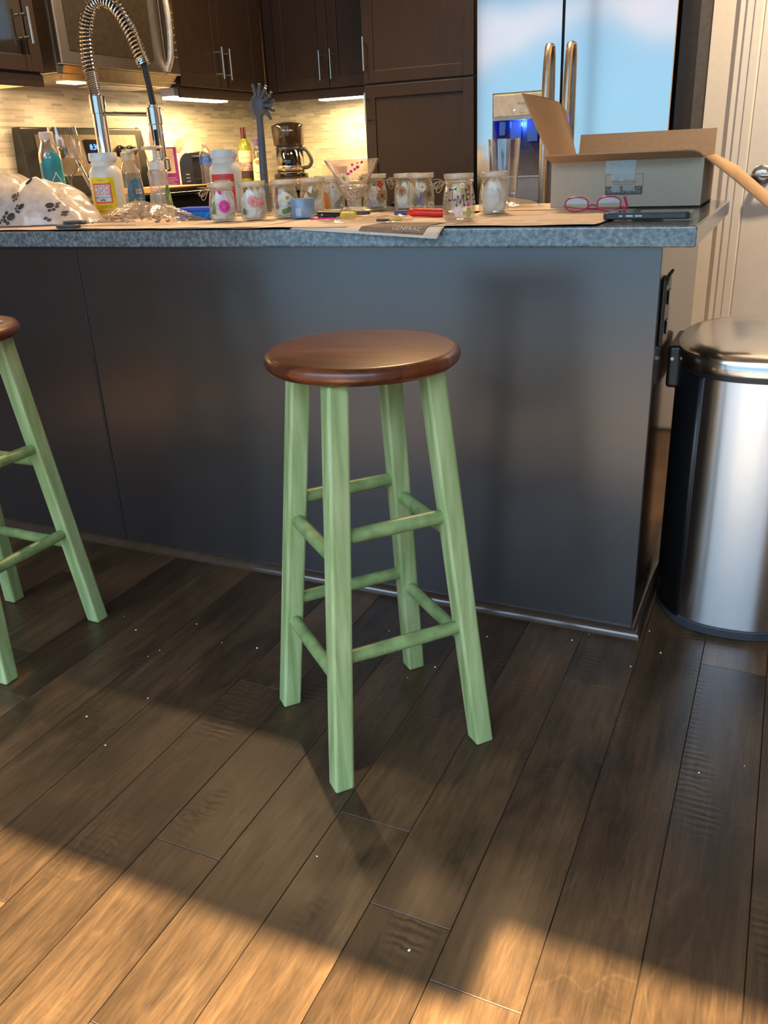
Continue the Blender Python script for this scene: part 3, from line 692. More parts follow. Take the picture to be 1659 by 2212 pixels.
# ================================================================== things on the island
Z0 = TOP+.0055       # resting height on the newspapers
def news(label, x, y, ang, w, h, z, seed, m, wav=.0016, name='newspaper', curl=0.):
    """a sheet with its near corner at (x, y); it bends down where it passes the slab edge"""
    nx, ny = 44, 30; V = []; ca, sa = math.cos(ang), math.sin(ang)
    for j in range(ny+1):
        for i in range(nx+1):
            u = w*i/nx; v = h*j/ny; X = x+u*ca-v*sa; Y = y+u*sa+v*ca
            zz = z+wav*(noise.noise((X*9+seed, Y*9, seed))*.5+.5)+curl*max(0, 1-v/.05)*(noise.noise((X*7, seed, 0))*.5+.5)
            if Y < 1.748: zz -= (1.748-Y)*.62
            V.append((X-x, Y-y, zz-z))
    F = [(j*(nx+1)+i, j*(nx+1)+i+1, (j+1)*(nx+1)+i+1, (j+1)*(nx+1)+i) for j in range(ny) for i in range(nx)]
    o = MB().add(V, F).build(name, m, smooth=True, solid=.0004, loc=(x, y, z))
    tag(o, label, 'newspaper', 'newspaper sheets spread over the countertop'); return o
N1 = news_mat('newsprint', (.74, .60, .46)); N2 = news_mat('newsprint_pink', (.70, .52, .45), (.30, .16, .13)); N3 = news_mat('newsprint_pale', (.77, .64, .50), (.30, .21, .16))
news('pinkish newspaper sheet under the paw print bag', -2.40, 1.775, -.01, .92, .40, TOP+.0006, 3, N2, curl=.004)
news('newspaper sheets under the scissors and clear bag', -1.78, 1.752, .006, .62, .42, TOP+.0016, 8, N1, curl=.006)
news('rumpled newspaper under the front left flower jars', -1.42, 1.748, .0, .52, .50, TOP+.0012, 21, N3, curl=.005)
ns = news('newspaper with a drooping corner and a brown advert, over the counter edge', -1.04, 1.744, -.085, .372, .40, TOP+.0030, 5, N3, wav=.0008)
news('newspaper spread under the lettered jar and eyeglasses', -.735, 1.752, -.012, .385, .46, TOP+.0020, 12, N1, curl=.003)
news('newspaper sheet poking out left of the cardboard box', -.84, 2.20, .03, .40, .27, TOP+.0034, 17, N3)
# advert printed on the drooping sheet
def on_sheet(shape, cx, cy, ang=-.085, off=.0012):
    vs, fs = shape; ca, sa = math.cos(ang), math.sin(ang); out = []
    for u, v in vs:
        X = cx+u*ca-v*sa; Y = cy+u*sa+v*ca; z = TOP+.0040+off
        if Y < 1.748: z -= (1.748-Y)*.62
        out.append((X+1.04, Y-1.744, z-(TOP+.0030)))
    return out, fs
m = MB(); vs, fs = grid2d(-.085, .072, -.015, .10, 12, 16); m.add(*on_sheet((vs, fs), -.775, 1.742)); m.build('printed_panel', mat('advert_brown', (.17, .125, .10), rough=.7), ns)
m = MB()
vs, fs = text2d('GENERAC', .0155); m.add(*on_sheet(([(a, b*.95) for a, b in vs], fs), -.748, 1.7385, off=.0022)); m.build('lettering', mat('advert_cream', (.8, .66, .55), rough=.7), ns)
m = MB(); vs, fs = grid2d(-.030, .042, -.001, .001, 8, 1); m.add(*on_sheet((vs, fs), -.748, 1.7305, off=.0022)); m.build('red_rule', mat('advert_red', (.5, .12, .08), rough=.7), ns)

# ---- yogurt jars decorated with pressed flowers
JP = [(.0285, .000), (.0330, .002), (.0352, .010), (.0362, .022), (.0362, .034), (.0350, .047), (.0328, .060), (.0305, .071), (.0292, .077), (.0300, .079), (.0325, .0805), (.0330, .0835), (.0318, .0855), (.0290, .0860)]
jr = prof_fn(JP)
PINK = mat('magenta_petal', (.72, .035, .38), rough=.7, var=.1, vs=120); ROSE = mat('rose_petal', (.80, .30, .34), rough=.7, var=.12, vs=120)
WHT = mat('white_petal', (.82, .80, .70), rough=.7); YEL = mat('yellow_disc', (.62, .36, .03), rough=.8, var=.2, vs=300); ORG = mat('orange_petal', (.66, .22, .03), rough=.7, var=.08)
GRN = mat('pressed_leaf_green', (.13, .20, .06), rough=.8, var=.2); BRN = mat('heather_brown', (.26, .09, .07), rough=.8, var=.2); OLV = mat('olive_leaf', (.28, .24, .12), rough=.8)
REDP = mat('red_petal', (.75, .03, .02), rough=.6); PURP = mat('violet_petal', (.16, .10, .36), rough=.7); TAN = mat('tan_petal', (.42, .25, .10), rough=.8, var=.2, vs=200)
LILAC = mat('lilac_petal', (.66, .50, .58), rough=.7); INK = mat('navy_ink', (.02, .02, .05), rough=.4); TEALP = mat('teal_petal', (.03, .22, .28), rough=.6); CREAM = mat('cream_petal', (.74, .66, .46), rough=.7)
JN = [0]
def daisy(par, phi, z, R_, n, m, cm=None, cr=.3, W_=None, rad=jr, off=.0008, name='flower'):
    mb = MB()
    for i in range(n):
        a = 2*PI*i/n+.1
        wrap(mb, leaf2d(R_*cr*.7*math.cos(a), R_*cr*.7*math.sin(a), R_*(1-cr*.6), W_ or R_*2.9/n, a), phi, rad, z, off+.00012*(i % 2))
    f = mb.build(name, m, par)
    if cm:
        c = MB(); wrap(c, ellipse2d(0, 0, R_*cr, R_*cr), phi, rad, z, off+.0006); c.build('flower_center', cm, f)
    return f
def sprig(par, phi, z, L, rot, n, m, lw=.004, ll=.011, rad=jr, name='leaf'):
    mb = MB(); wrap(mb, stroke2d((0, 0), (L*math.cos(rot), L*math.sin(rot)), .0008), phi, rad, z, .0008)
    for i in range(n):
        t = (i+.6)/n
        for s in (-1, 1):
            wrap(mb, leaf2d(L*t*math.cos(rot), L*t*math.sin(rot), ll*(1-t*.5), lw, rot+s*.8), phi, rad, z, .0009)
    return mb.build(name, m, par)
def petal(par, phi, z, rx, ry, m, rot=0., name='petal'):
    mb = MB(); wrap(mb, ellipse2d(0, 0, rx, ry, rot=rot), phi, jr, z, .0008); return mb.build(name, m, par)
def jar(x, y, label, lid=True, tissue=True, bow=False, turn=0., tl='tissue'):
    j = empty('decorated_jar', label, 'jar', (x, y, Z0), 0, 'glass jars decorated with pressed flowers')
    MB().open_lathe(JP, 40).build('glass_body', M_jar, j, smooth=True)
    MB().lathe([(0, .0008), (.029, .001), (.030, .0035), (0, .0045)], 32).build('glass_base', M_jar, j, smooth=True)
    if lid:
        MB().lathe([(0, .0875), (.0335, .0875), (.0335, .0835), (.0352, .0830), (.0357, .086), (.0357, .0935), (.0345, .0948), (.031, .0945), (.030, .0932), (0, .0932)], 40).build('lid', M_lid, j, smooth=True, angle=30)
    if bow:
        phi = face_cam(x, y)+bow; d = Vector((math.cos(phi), math.sin(phi), 0)); q = Vector((-d.y, d.x, 0)); m = MB()
        ring = [(.0335*math.cos(2*PI*i/28), .0335*math.sin(2*PI*i/28), .0765) for i in range(28)]; m.tube(ring, .0012, 6, closed=True)
        c = d*.034+Vector((0, 0, .0765))
        for sx, dz, L in ((1, -.006, .030), (-.5, -.010, .026), (.4, -.018, .022)):
            p = catmull([c, c+d*L*.6+q*sx*.006+Vector((0, 0, dz*.2+.003)), c+d*L+q*sx*.008+Vector((0, 0, dz)), c+d*L*.6+q*sx*.002+Vector((0, 0, dz-.004)), c], 4); m.tube(p, .0010, 5)
        for k in range(7):
            e = c+d*(.02+R.random()*.02)+q*(R.random()-.5)*.03+Vector((0, 0, -.02+R.random()*.03)); m.tube([c, (c+e)/2+Vector((0, 0, .004)), e], .0004, 4)
        m.build('twine_bow', M_twine, j, smooth=True)
    if tissue:
        k = JN[0]; JN[0] += 1; V = []; F = []; n = 15; L = 8; hh_ = .058+.010*math.sin(k*2.1)
        for a in range(L+1):
            t = a/L; z = .003+t*hh_
            lim = jr(min(.075, z+.004))-.0035
            for i in range(n):
                an = 2*PI*(i+.3*(R.random()-.5))/n; top = max(0, t-.7)/.3; r = lim*(1-.22*R.random())*(1-.72*top); zz = z+(.010*math.sin(an*2+k)+(R.random()-.5)*.006)*t
                r = min(r, jr(max(.002, min(.075, zz)))-.003)
                V.append((r*math.cos(an), r*math.sin(an), max(.003, zz)))
        for a in range(L):
            for i in range(n): q = (i+1) % n; F.append((a*n+i, a*n+q, (a+1)*n+q, (a+1)*n+i))
        F += [tuple(reversed(range(n))), tuple(L*n+i for i in range(n))]
        o = MB().add(V, F).build('tissue_paper', M_tissue, loc=(x, y, Z0+.002)); tag(o, tl, 'tissue', 'white tissue stuffed into the jars')
    return j
j = jar(-1.386, 1.988, 'jar with a big magenta daisy, leftmost of the jars', tl='white tissue inside the jar with the magenta daisy', bow=-1.25); f = face_cam(-1.386, 1.99)
daisy(j, f+.12, .036, .0175, 19, PINK, mat('pink_disc', (.55, .20, .22), rough=.8), .32, .0052); petal(j, f-.15, .072, .0045, .0075, PINK, .5); sprig(j, f-.75, .015, .032, 1.5, 6, GRN, .005, .009)
j = jar(-1.309, 2.018, 'jar with two pale pink daisies, second from the left', tl='white tissue inside the jar with two pink daisies'); f = face_cam(-1.31, 2.02)
daisy(j, f-.02, .046, .0165, 16, ROSE, mat('coral_disc', (.62, .25, .12), rough=.8), .3, .004); daisy(j, f+.62, .040, .0125, 14, ROSE, mat('coral_disc', (.6, .2, .1)), .3, .004); sprig(j, f-.80, .012, .015, 1.4, 4, GRN, .005, .010); sprig(j, f+.7, .053, .012, 1.3, 1, OLV, .001, .008)
j = jar(-1.246, 2.078, 'jar with brown heather sprig and one small daisy on a green stem', tl='white tissue inside the heather sprig jar'); f = face_cam(-1.246, 2.08)
sprig(j, f-.62, .020, .054, 1.65, 12, BRN, .0032, .009, name='heather_sprig'); daisy(j, f+.18, .050, .012, 14, WHT, YEL, .42, .0040); sprig(j, f-.35, .013, .030, .35, 6, GRN, .005, .010); sprig(j, f+.0, .012, .028, 1.1, 3, GRN, .003, .005)
j = jar(-1.214, 2.172, 'jar with pale olive leaves, half hidden behind the blue tin', tl='white tissue in the olive leaf jar behind the blue tin'); f = face_cam(-1.21, 2.17)
for r_ in (1.1, 1.6, 2.3): 
    m = MB(); wrap(m, leaf2d(0, 0, .03, .011, r_), f+.1, jr, .040, .0008); m.build('leaf', OLV, j)
j = jar(-1.290, 2.400, 'rearmost jar, seen between the olive leaf jar and the orange petal jar', tissue=False); f = face_cam(-1.29, 2.4)
daisy(j, f, .058, .014, 8, CREAM, TAN, .25, .010)
j = jar(-1.216, 2.295, 'jar with one large orange petal and a fern frond', tl='white tissue inside the jar with the orange petal'); f = face_cam(-1.216, 2.295)
m = MB(); wrap(m, leaf2d(0, 0, .050, .026, 1.65), f-.55, jr, .006, .0009); wrap(m, ellipse2d(-.003, .034, .010, .012), f-.55, jr, .006, .0009); m.build('petal', ORG, j)
sprig(j, f+.12, .012, .040, .75, 10, OLV, .002, .014, name='fern_frond'); daisy(j, f+.1, .066, .012, 7, WHT, OLV, .2, .006)
j = jar(-1.121, 2.380, 'jar with red four petalled flower beside the stemmed dish', tl='white tissue inside the jar with the red flower', bow=1.25); f = face_cam(-1.121, 2.38)
daisy(j, f+.55, .066, .0115, 4, REDP, None, .2, .0095); daisy(j, f+.62, .035, .020, 9, TAN, BRN, .3, .013); daisy(j, f-.2, .036, .015, 8, WHT, LILAC, .25, .010); petal(j, f-.02, .066, .003, .0042, TEALP); daisy(j, f-.05, .016, .012, 7, LILAC, None, .3, .008)
j = jar(-.990, 2.312, 'left jar of the overlapping pair with brown pressed daisies', tl='white tissue in the left jar of the brown daisy pair'); f = face_cam(-.99, 2.31)
daisy(j, f-.45, .050, .017, 12, TAN, BRN, .35, .004); sprig(j, f+.55, .01, .05, 1.3, 6, OLV, .006, .012)
j = jar(-.922, 2.250, 'right jar of the overlapping pair with a dark spiky flower', tissue=False); f = face_cam(-.922, 2.25)
daisy(j, f+.62, .042, .016, 9, mat('dark_olive_spikes', (.10, .09, .03), rough=.8), mat('dark_olive_disc', (.14, .12, .04), rough=.8), .45, .0016); petal(j, f-.25, .028, .004, .012, PURP, .2); petal(j, f-.05, .032, .003, .013, PURP, -.2); daisy(j, f+.1, .06, .013, 9, CREAM, None, .3, .007); sprig(j, f-.5, .01, .03, 1.4, 4, GRN, .005, .010); daisy(j, f+.75, .015, .010, 9, CREAM, TAN, .3, .005)
j = jar(-.738, 2.040, 'jar standing right behind the lettered jar, only its lid showing', tissue=False, bow=-1.35)
j = jar(-.676, 1.869, 'jar with hand inked letters I M B E and tiny pressed flowers', lid=False, tissue=False); f = face_cam(-.676, 1.869)
j.data if False else None
def letter(par, segs, dots, phi, z):
    m = MB()
    for a, b in segs: wrap(m, stroke2d(a, b, .0015), phi, jr, z, .0012)
    for d in dots: wrap(m, ellipse2d(*d, .0024, .0024, 10), phi, jr, z, .0014)
    return m.build('ink_letter', INK, par)
s_ = .0066
letter(j, [((-s_, s_*1.5), (s_, s_*1.7)), ((0, s_*1.6), (0, -s_*1.6)), ((-s_, -s_*1.7), (s_, -s_*1.6))], [(-s_, s_*1.5), (s_, s_*1.7), (-s_, -s_*1.7), (s_, -s_*1.6)], f-.42, .056)
letter(j, [((-s_*1.3, -s_*1.6), (-s_*.8, s_*1.2)), ((-s_*.8, s_*1.2), (0, -s_*.6)), ((0, -s_*.6), (s_, s_*1.4)), ((s_, s_*1.4), (s_*1.3, -s_*1.5))], [(-s_*1.3, -s_*1.6), (-s_*.8, s_*1.2), (0, -s_*.6), (s_, s_*1.4), (s_*1.3, -s_*1.5)], f+.08, .044)
bb = [(-s_*.7, s_*1.5), (s_*.3, s_*1.5), (s_*.7, s_*.9), (s_*.3, s_*.2), (-s_*.5, 0), (s_*.5, 0), (s_, -s_*.7), (s_*.4, -s_*1.4), (-s_*.7, -s_*1.5)]
letter(j, list(zip(bb, bb[1:]))+[((-s_*.7, s_*1.5), (-s_*.7, -s_*1.5))], [(-s_*.7, s_*1.5), (-s_*.7, -s_*1.5)], f+.62, .055)
letter(j, [((-s_*.6, s_*1.5), (s_*.8, s_*1.6)), ((-s_*.6, s_*1.5), (-s_*.6, -s_*1.5)), ((-s_*.6, 0), (s_*.6, 0)), ((-s_*.6, -s_*1.5), (s_*.8, -s_*1.5))], [(-s_*.6, s_*1.5), (-s_*.6, -s_*1.5), (s_*.6, 0)], f+1.12, .044)
m = MB(); wrap(m, leaf2d(0, 0, .011, .007, PI/2), f+.58, jr, .030, .0009); m.build('petal', PINK, j)
daisy(j, f-.05, .067, .008, 6, mat('lime_petal', (.60, .62, .12), rough=.7), None, .3, .004); daisy(j, f+.25, .074, .006, 9, WHT, YEL, .4, .003); daisy(j, f-.05, .022, .013, 6, mat('pale_pink_petal', (.78, .55, .52), rough=.7), None, .3, .009)
sprig(j, f+.62, .008, .018, 1.6, 5, mat('yellow_green_leaf', (.42, .45, .12), rough=.8), .006, .011); daisy(j, f+.75, .070, .008, 7, TAN, BRN, .4, .005); sprig(j, f-1.0, .02, .04, 1.5, 5, OLV, .006, .012)
jar(-.672, 2.108, 'plain jar filled with white tissue, rightmost of the jars', tl='white tissue in the plain rightmost jar')
# server standing in an empty jar at the back
hj = jar(-1.395, 2.215, 'plain open jar behind the pink daisy jars holding the pasta server', lid=False, tissue=False)

# ---- pasta server
ps = empty('pasta_server', 'dark grey nylon pasta server standing upright behind the jars', 'kitchen utensil', (-1.385, 2.205, Z0))
M_ny = mat('slate_nylon', (.085, .10, .12), rough=.5)
m = MB(); pts = catmull([(.002, 0, .006), (.0, 0, .10), (.002, 0, .2), (.003, 0, .262)], 6); m.tube(pts, [.0125-.0035*i/(len(pts)-1) for i in range(len(pts))], 14); m.build('handle', M_ny, ps, smooth=True)
hd = MB(); Mh = Matrix.Translation((.004, 0, .285)) @ Matrix.Rotation(.25, 4, 'Y') @ Matrix.Diagonal((1, .5, 1.15, 1)); prof = [(.001, -.03)]+[(.027*math.sin(PI*i/12), -.027*math.cos(PI*i/12)) for i in range(1, 12)]+[(.001, .027)]
hd.lathe(prof, 22, M=Mh); hm = hd.build('bowl', M_ny, ps, smooth=True)
for i in range(13):
    a = math.radians(-48+i*13.5); c = Vector((.006, 0, .287)); d = Vector((math.cos(a), 0, math.sin(a)*1.12))
    for side in ((-.008,) if i % 2 else (.008,)):
        p0 = c+d*.018+Vector((0, side, 0)); p1 = c+d*.046+Vector((0, side*1.1-.004, 0)); MB().tube([p0, (p0+p1)/2, p1], [.0050, .0048, .0042], 8).build('tine', M_ny, ps, smooth=True)

# ---- blue tin
t = empty('lidded_tin', 'small pale blue round tin in front of the jars', 'tin', (-1.178, 2.052, Z0))
M_bt = mat('powder_blue', (.22, .36, .58), rough=.3, metal=.2)
MB().lathe([(0, 0), (.0295, 0), (.0305, .002), (.0305, .029), (0, .029)], 40).build('body', M_bt, t, smooth=True, angle=30)
MB().lathe([(0, .029), (.0318, .029), (.0318, .046), (.0305, .0475), (0, .0475)], 40).build('lid', M_bt, t, smooth=True, angle=30)
m = MB(); wrap(m, grid2d(-.021, -.005, .004, .025, 6, 1), face_cam(-1.18, 2.05), .0305); m.build('sticker', mat('sticker_blue_white', (.40, .52, .68), rough=.5), t)

# ---- stemmed crystal dish
md = empty('stemmed_dish', 'flared crystal dish with white daisy and magenta dots', 'glass dish', (-1.131, 2.262, Z0))
M_cr = thin_glass('cut_crystal', (.95, .94, .93), gloss=.42, rough=.12, white=.26, wcol=(.85, .76, .68), bump=1.0, bs=130)
bowl = [(.0225, .062), (.042, .078), (.0785, .1365)]
MB().open_lathe([(.018, .060), (.040, .074), (.0785, .1365)], 48).build('bowl', thin_glass('blush_dish_glass', (.95, .90, .88), gloss=.3, rough=.08, white=.25, wcol=(.80, .66, .60)), md, smooth=True)
MB().lathe([(0, 0), (.030, 0), (.031, .004), (.024, .010), (.021, .018), (.021, .030), (.024, .036), (.034, .052), (.042, .066), (.040, .070), (0, .071)], 20).build('cut_stem', M_cr, md)
br = prof_fn([(.018, .060), (.040, .074), (.0785, .1365)]); f = face_cam(-1.131, 2.262)
daisy(md, f-.52, .088, .0165, 13, WHT, YEL, .36, .006, rad=br); daisy(md, f+.50, .086, .012, 8, CREAM, mat('olive_disc', (.3, .28, .05), rough=.8), .4, .006, rad=br)
for (u, v, r_) in ((-.012, .100, .0042), (-.004, .106, .0045), (.006, .111, .004), (.014, .116, .0052), (.0, .1225, .0038), (.014, .1265, .0025), (.026, .128, .0040)):
    m = MB(); rr = br(v); wrap(m, ellipse2d(0, 0, r_, r_*.85, 10), f+u/rr, br, v, .0009); p = m.build('petal_dot', PINK, md)

# ---- pint glass
pg = empty('drinking_glass', 'tall clear pint glass standing left of the cardboard box', 'glass', (-.752, 2.45, TOP+.004))
MB().open_lathe([(.0345, 0), (.0350, .01), (.0375, .06), (.0445, .172), (.0425, .172), (.0345, .04), (.030, .034)], 44).build('wall', M_glass, pg, smooth=True, angle=30)
MB().lathe([(0, 0), (.0335, 0), (.0340, .004), (.0335, .030), (0, .034)], 36).build('heavy_base', thin_glass('thick_base_glass', (.75, .70, .66), gloss=.3, rough=.05), pg, smooth=True, angle=30)

# ---- craft glue bottles
M_milk = mat('milky_bottle_plastic', (.74, .74, .68), rough=.35, var=.01, sss=.15)
GP = [(.040, 0), (.046, .003), (.0475, .008), (.0475, .118), (.046, .128), (.040, .138), (.036, .143), (.0355, .158), (.0, .158)]
def glue(x, y, label, mcol, brd, sc, lab, turn, cat='bottle'):
    b = empty('glue_bottle', label, cat, (x, y, Z0)); b.scale = (sc, sc, sc); f = face_cam(x, y, turn)
    MB().lathe([(0, 0)]+GP, 44).build('body', M_milk, b, smooth=True, angle=35)
    MB().lathe([(0, .157), (.0395, .157), (.0405, .159), (.0405, .176), (.039, .179), (0, .179)], 44).build('cap', mat('cap_white', (.66, .74, .78), rough=.35), b, smooth=True, angle=30)
    m = MB(); r0 = .0475; wrap(m, grid2d(-.040, .036, .006, .112, 16, 1), f, r0, off=.0004); lb = m.build('label', mcol, b)
    m = MB(); wrap(m, grid2d(-.031, .025, .042, .096, 12, 1), f, r0, off=.0008); m.build('label_border', brd, lb)
    m = MB(); wrap(m, grid2d(-.028, .022, .0455, .0925, 12, 1), f, r0, off=.0011); m.build('label_panel', mat('label_pale', (.62, .74, .76), rough=.4), lb)
    m = MB()
    for tx, sz, v in (('MOD', .021, .083), ('PODGE', .0175, .069)):
        vs, fs = text2d(tx, sz); wrap(m, (vs, fs), f-.003/r0, r0, v, .0015)
    m.build('lettering', lab, lb)
    m = MB(); vs, fs = text2d('MATTE-MAT-MATE', .0062); wrap(m, (vs, fs), f-.003/r0, r0, .057, .0015); wrap(m, leaf2d(-.008, 0, .010, .004, .3), f-.003/r0, r0, .049, .0015); wrap(m, leaf2d(.008, 0, .010, .004, PI-.3), f-.003/r0, r0, .049, .0015)
    m.build('small_lettering', mat('label_navy', (.08, .07, .22), rough=.5), lb)
    m = MB()
    for v, w_ in ((.034, .046), (.029, .05), (.022, .036), (.018, .034), (.105, .018)): wrap(m, grid2d(-w_/2, w_/2, -.0006, .0006, 6, 1), f-.003/r0, r0, v, .0010)
    m.build('fine_print', mat('print_brown', (.2, .15, .05), rough=.6), lb)
    return b
glue(-1.957, 2.20, 'milky glue bottle with yellow label, left of the clear soap bottles', mat('label_yellow', (.80, .62, .01), rough=.4), mat('label_red', (.72, .05, .05), rough=.4), 1.045, mat('label_pink_red', (.75, .08, .16), rough=.4), -18)
glue(-1.580, 2.30, 'milky glue bottle with red label standing behind the jars', mat('label_red', (.72, .03, .02), rough=.4), mat('label_gold', (.62, .45, .15), rough=.4), 1.0, mat('label_pink_red', (.7, .08, .16), rough=.4), -14)

# ---- dish soap bottle
ds = empty('dish_soap_bottle', 'clear dish soap bottle with blue label and open cream cap', 'bottle', (-2.029, 2.40, TOP+.003))
DP = [(.034, 0), (.038, .006), (.0385, .05), (.0375, .085), (.0345, .110), (.0345, .122), (.0315, .138), (.024, .155), (.0195, .164), (.0195, .170)]
MB().open_lathe([(0, 0)]+DP, 36).build('body', thin_glass('clear_soap_plastic', (.93, .94, .92), gloss=.28, rough=.05, white=.10), ds, smooth=True)
m = MB(); m.lathe([(0, .166), (.0225, .166), (.0225, .190), (.017, .194), (.015, .200), (0, .201)], 28); M_cc = mat('cream_cap', (.70, .66, .48), rough=.4); cpx = m.build('cap', M_cc, ds, smooth=True, angle=30)
m = MB(); m.bar((.012, -.01, .190), (.058, -.02, .200), .020, .010, X=(0, 1, 0), wx2=.015, wy2=.007); m.build('flip_lid', M_cc, cpx, bevel=.003)
dr_ = prof_fn(DP); f = face_cam(-2.03, 2.4, 22)
m = MB(); vs, fs = ellipse2d(0, 0, .034, .056, 26); vs = [(max(-.032, a), max(-.05, b)) for a, b in vs]; wrap(m, (vs, fs), f, dr_, .054); lb = m.build('label', mat('soap_label_blue', (.02, .25, .52), rough=.4), ds)
m = MB(); wrap(m, grid2d(-.006, .020, .063, .078, 6, 1), f, dr_, 0, .0010); m.build('name_panel', mat('soap_label_pink', (.70, .55, .60), rough=.5), lb)
m = MB(); wrap(m, text2d('DAWN', .0105), f+.2, dr_, .0705, .0016); m.build('lettering', mat('label_navy', (.05, .05, .3)), lb)
m = MB(); wrap(m, text2d('Ultra', .009), f+.2, dr_, .048, .0012); wrap(m, grid2d(-.004, .018, .036, .039, 5, 1), f, dr_, 0, .0011); m.build('small_lettering', mat('cap_white', (.7, .75, .78)), lb)
m = MB(); wrap(m, ellipse2d(-.012, .020, .007, .016, 12), f, dr_, .006, .0011); wrap(m, ellipse2d(-.010, .038, .0045, .005, 10), f, dr_, .006, .0012); m.build('yellow_shape', mat('duck_yellow', (.75, .52, .10)), lb)
m = MB(); wrap(m, leaf2d(-.030, .004, .026, .012, .9), f, dr_, 0, .0012); m.build('green_shape', mat('label_green', (.03, .16, .10)), lb)

# ---- hand soap pump bottle
hs = empty('soap_pump_bottle', 'clear hand soap pump bottle with green label', 'bottle', (-1.800, 2.255, TOP+.004))
HP = [(.033, 0), (.0365, .006), (.0350, .03), (.0310, .06), (.0285, .09), (.0290, .110), (.0310, .122), (.0285, .131), (.020, .136)]
MB().open_lathe([(0, 0)]+HP, 32).build('body', thin_glass('frosted_soap_plastic', (.95, .93, .92), gloss=.25, rough=.08, white=.28, wcol=(.8, .78, .76)), hs, smooth=True)
MB().lathe([(0, .131), (.0225, .131), (.0225, .152), (.0195, .158), (.0075, .160), (.0075, .194), (0, .194)], 28).build('collar', mat('pump_cream', (.74, .70, .64), rough=.35), hs, smooth=True, angle=30)
m = MB(); m.lathe([(0, .192), (.027, .193), (.030, .196), (.026, .200), (0, .202)], 28, sx=1, sy=.62); m.tube([(-.012, 0, .196), (-.045, -.004, .196)], [.006, .0045], 8); m.build('pump_head', mat('pump_peach', (.74, .56, .42), rough=.35), hs, smooth=True)
MB().tube([(0, 0, .01), (0, 0, .132)], .002, 8).build('dip_tube', M_lid, hs)
hr = prof_fn(HP); f = face_cam(-1.8, 2.255, 58)
m = MB(); vs, fs = ellipse2d(0, 0, .017, .043, 22); wrap(m, (vs, fs), f, hr, .048); lb = m.build('label', mat('leaf_label', (.12, .30, .08), rough=.4, var=.3, vs=60), hs)
m = MB(); wrap(m, leaf2d(-.006, .008, .028, .012, 1.3), f, hr, .03, .0011); m.build('lime_shape', mat('lime', (.45, .48, .04)), lb)

# ---- teal aluminium bottle
tq = empty('aluminium_bottle', 'teal and cream aluminium water bottle behind the paw print bag', 'bottle', (-2.290, 2.32, TOP+.0005))
TP = [(.033, 0), (.0355, .004), (.0360, .02), (.0360, .190), (.034, .205), (.026, .225), (.0215, .236), (.0205, .245)]
MB().lathe([(0, 0)]+TP+[(0, .245)], 40).build('body', mat('warm_aluminium', (.72, .58, .44), rough=.25, metal=.9), tq, smooth=True, angle=30)
MB().lathe([(0, .243), (.0215, .243), (.0225, .246), (.0225, .266), (.021, .268), (0, .269)], 32).build('cap', mat('cap_cream', (.76, .68, .58), rough=.4), tq, smooth=True, angle=30)
tr_ = prof_fn(TP); f = face_cam(-2.29, 2.32)
m = MB(); vs, fs = grid2d(-.060, .060, .004, .222, 24, 14); vs = [(a, .004+(b-.004)*(1-.22*min(1, abs(a-.008)/.040))) for a, b in vs]; wrap(m, (vs, fs), f, tr_, 0, .0004); lb = m.build('teal_print', mat('teal_print', (.03, .32, .42), rough=.25, var=.18, vs=10), tq)
m = MB(); N_ = 30; out_ = []
for i in range(N_):
    a = 2*PI*i/N_; rx = .0225; y_ = math.sin(a)*.0225
    if y_ > 0: x_ = math.cos(a)*rx*(1-(y_/.0225)**1.2); y_ *= 2.0
    else: x_ = math.cos(a)*rx
    out_.append((x_, y_))
for p, q_ in zip(out_, out_[1:]+out_[:1]): wrap(m, stroke2d(p, q_, .0028), f+.28, tr_, .100, .0009)
m.build('drop_outline', mat('print_cream', (.72, .74, .62)), lb)
m = MB(); wrap(m, text2d('PROUD', .0105), f+.28, tr_, .107, .0010); wrap(m, text2d('SOURCE', .0105), f+.28, tr_, .097, .0010); m.build('lettering', mat('print_cream', (.72, .74, .62)), lb)

# ---- wine glass
wg = empty('wine_glass', 'large clear stemmed wine glass left of the tap', 'glass', (-2.347, 2.455, TOP+.0005))
M_wg = thin_glass('wine_glass_clear', (.93, .90, .88), gloss=.36, rough=.02)
MB().open_lathe([(.003, .128), (.016, .131), (.034, .142), (.049, .165), (.0565, .195), (.0560, .225), (.051, .258), (.0465, .287)], 48).build('bowl', M_wg, wg, smooth=True)
MB().lathe([(0, 0), (.036, 0), (.035, .002), (.012, .006), (.0048, .016), (.0042, .06), (.0048, .115), (.012, .130), (0, .133)], 32).build('stem', M_wg, wg, smooth=True)

# ---- spring tap
fa = empty('kitchen_faucet', 'tall chrome spring neck kitchen tap arching over the sink side', 'faucet', (-2.210, 2.50, TOP+.0005))
MB().lathe([(0, 0), (.030, 0), (.030, .006), (.0245, .010), (.0235, .012), (.0235, .322), (.0215, .323), (0, .323)], 32).build('riser', M_chrome, fa, smooth=True, angle=30)
MB().lathe([(.0215, .322), (.0262, .323), (.0262, .376), (.022, .378), (0, .378)], 32).build('collar', M_chrome, fa, smooth=True, angle=30)
pts = catmull([(-.002, 0, .375), (-.008, 0, .44), (-.010, 0, .505), (.002, 0, .580), (.040, 0, .640), (.090, 0, .652), (.143, 0, .620), (.185, 0, .550), (.208, 0, .485), (.220, 0, .455)], 24)
cl = [0.]
for a, b in zip(pts, pts[1:]): cl.append(cl[-1]+(b-a).length)
Ltot = cl[-1]
def at_len(s):
    for i in range(len(cl)-1):
        if cl[i+1] >= s: t = (s-cl[i])/(cl[i+1]-cl[i]+1e-9); return pts[i].lerp(pts[i+1], t), (pts[i+1]-pts[i]).normalized()
    return pts[-1], (pts[-1]-pts[-2]).normalized()
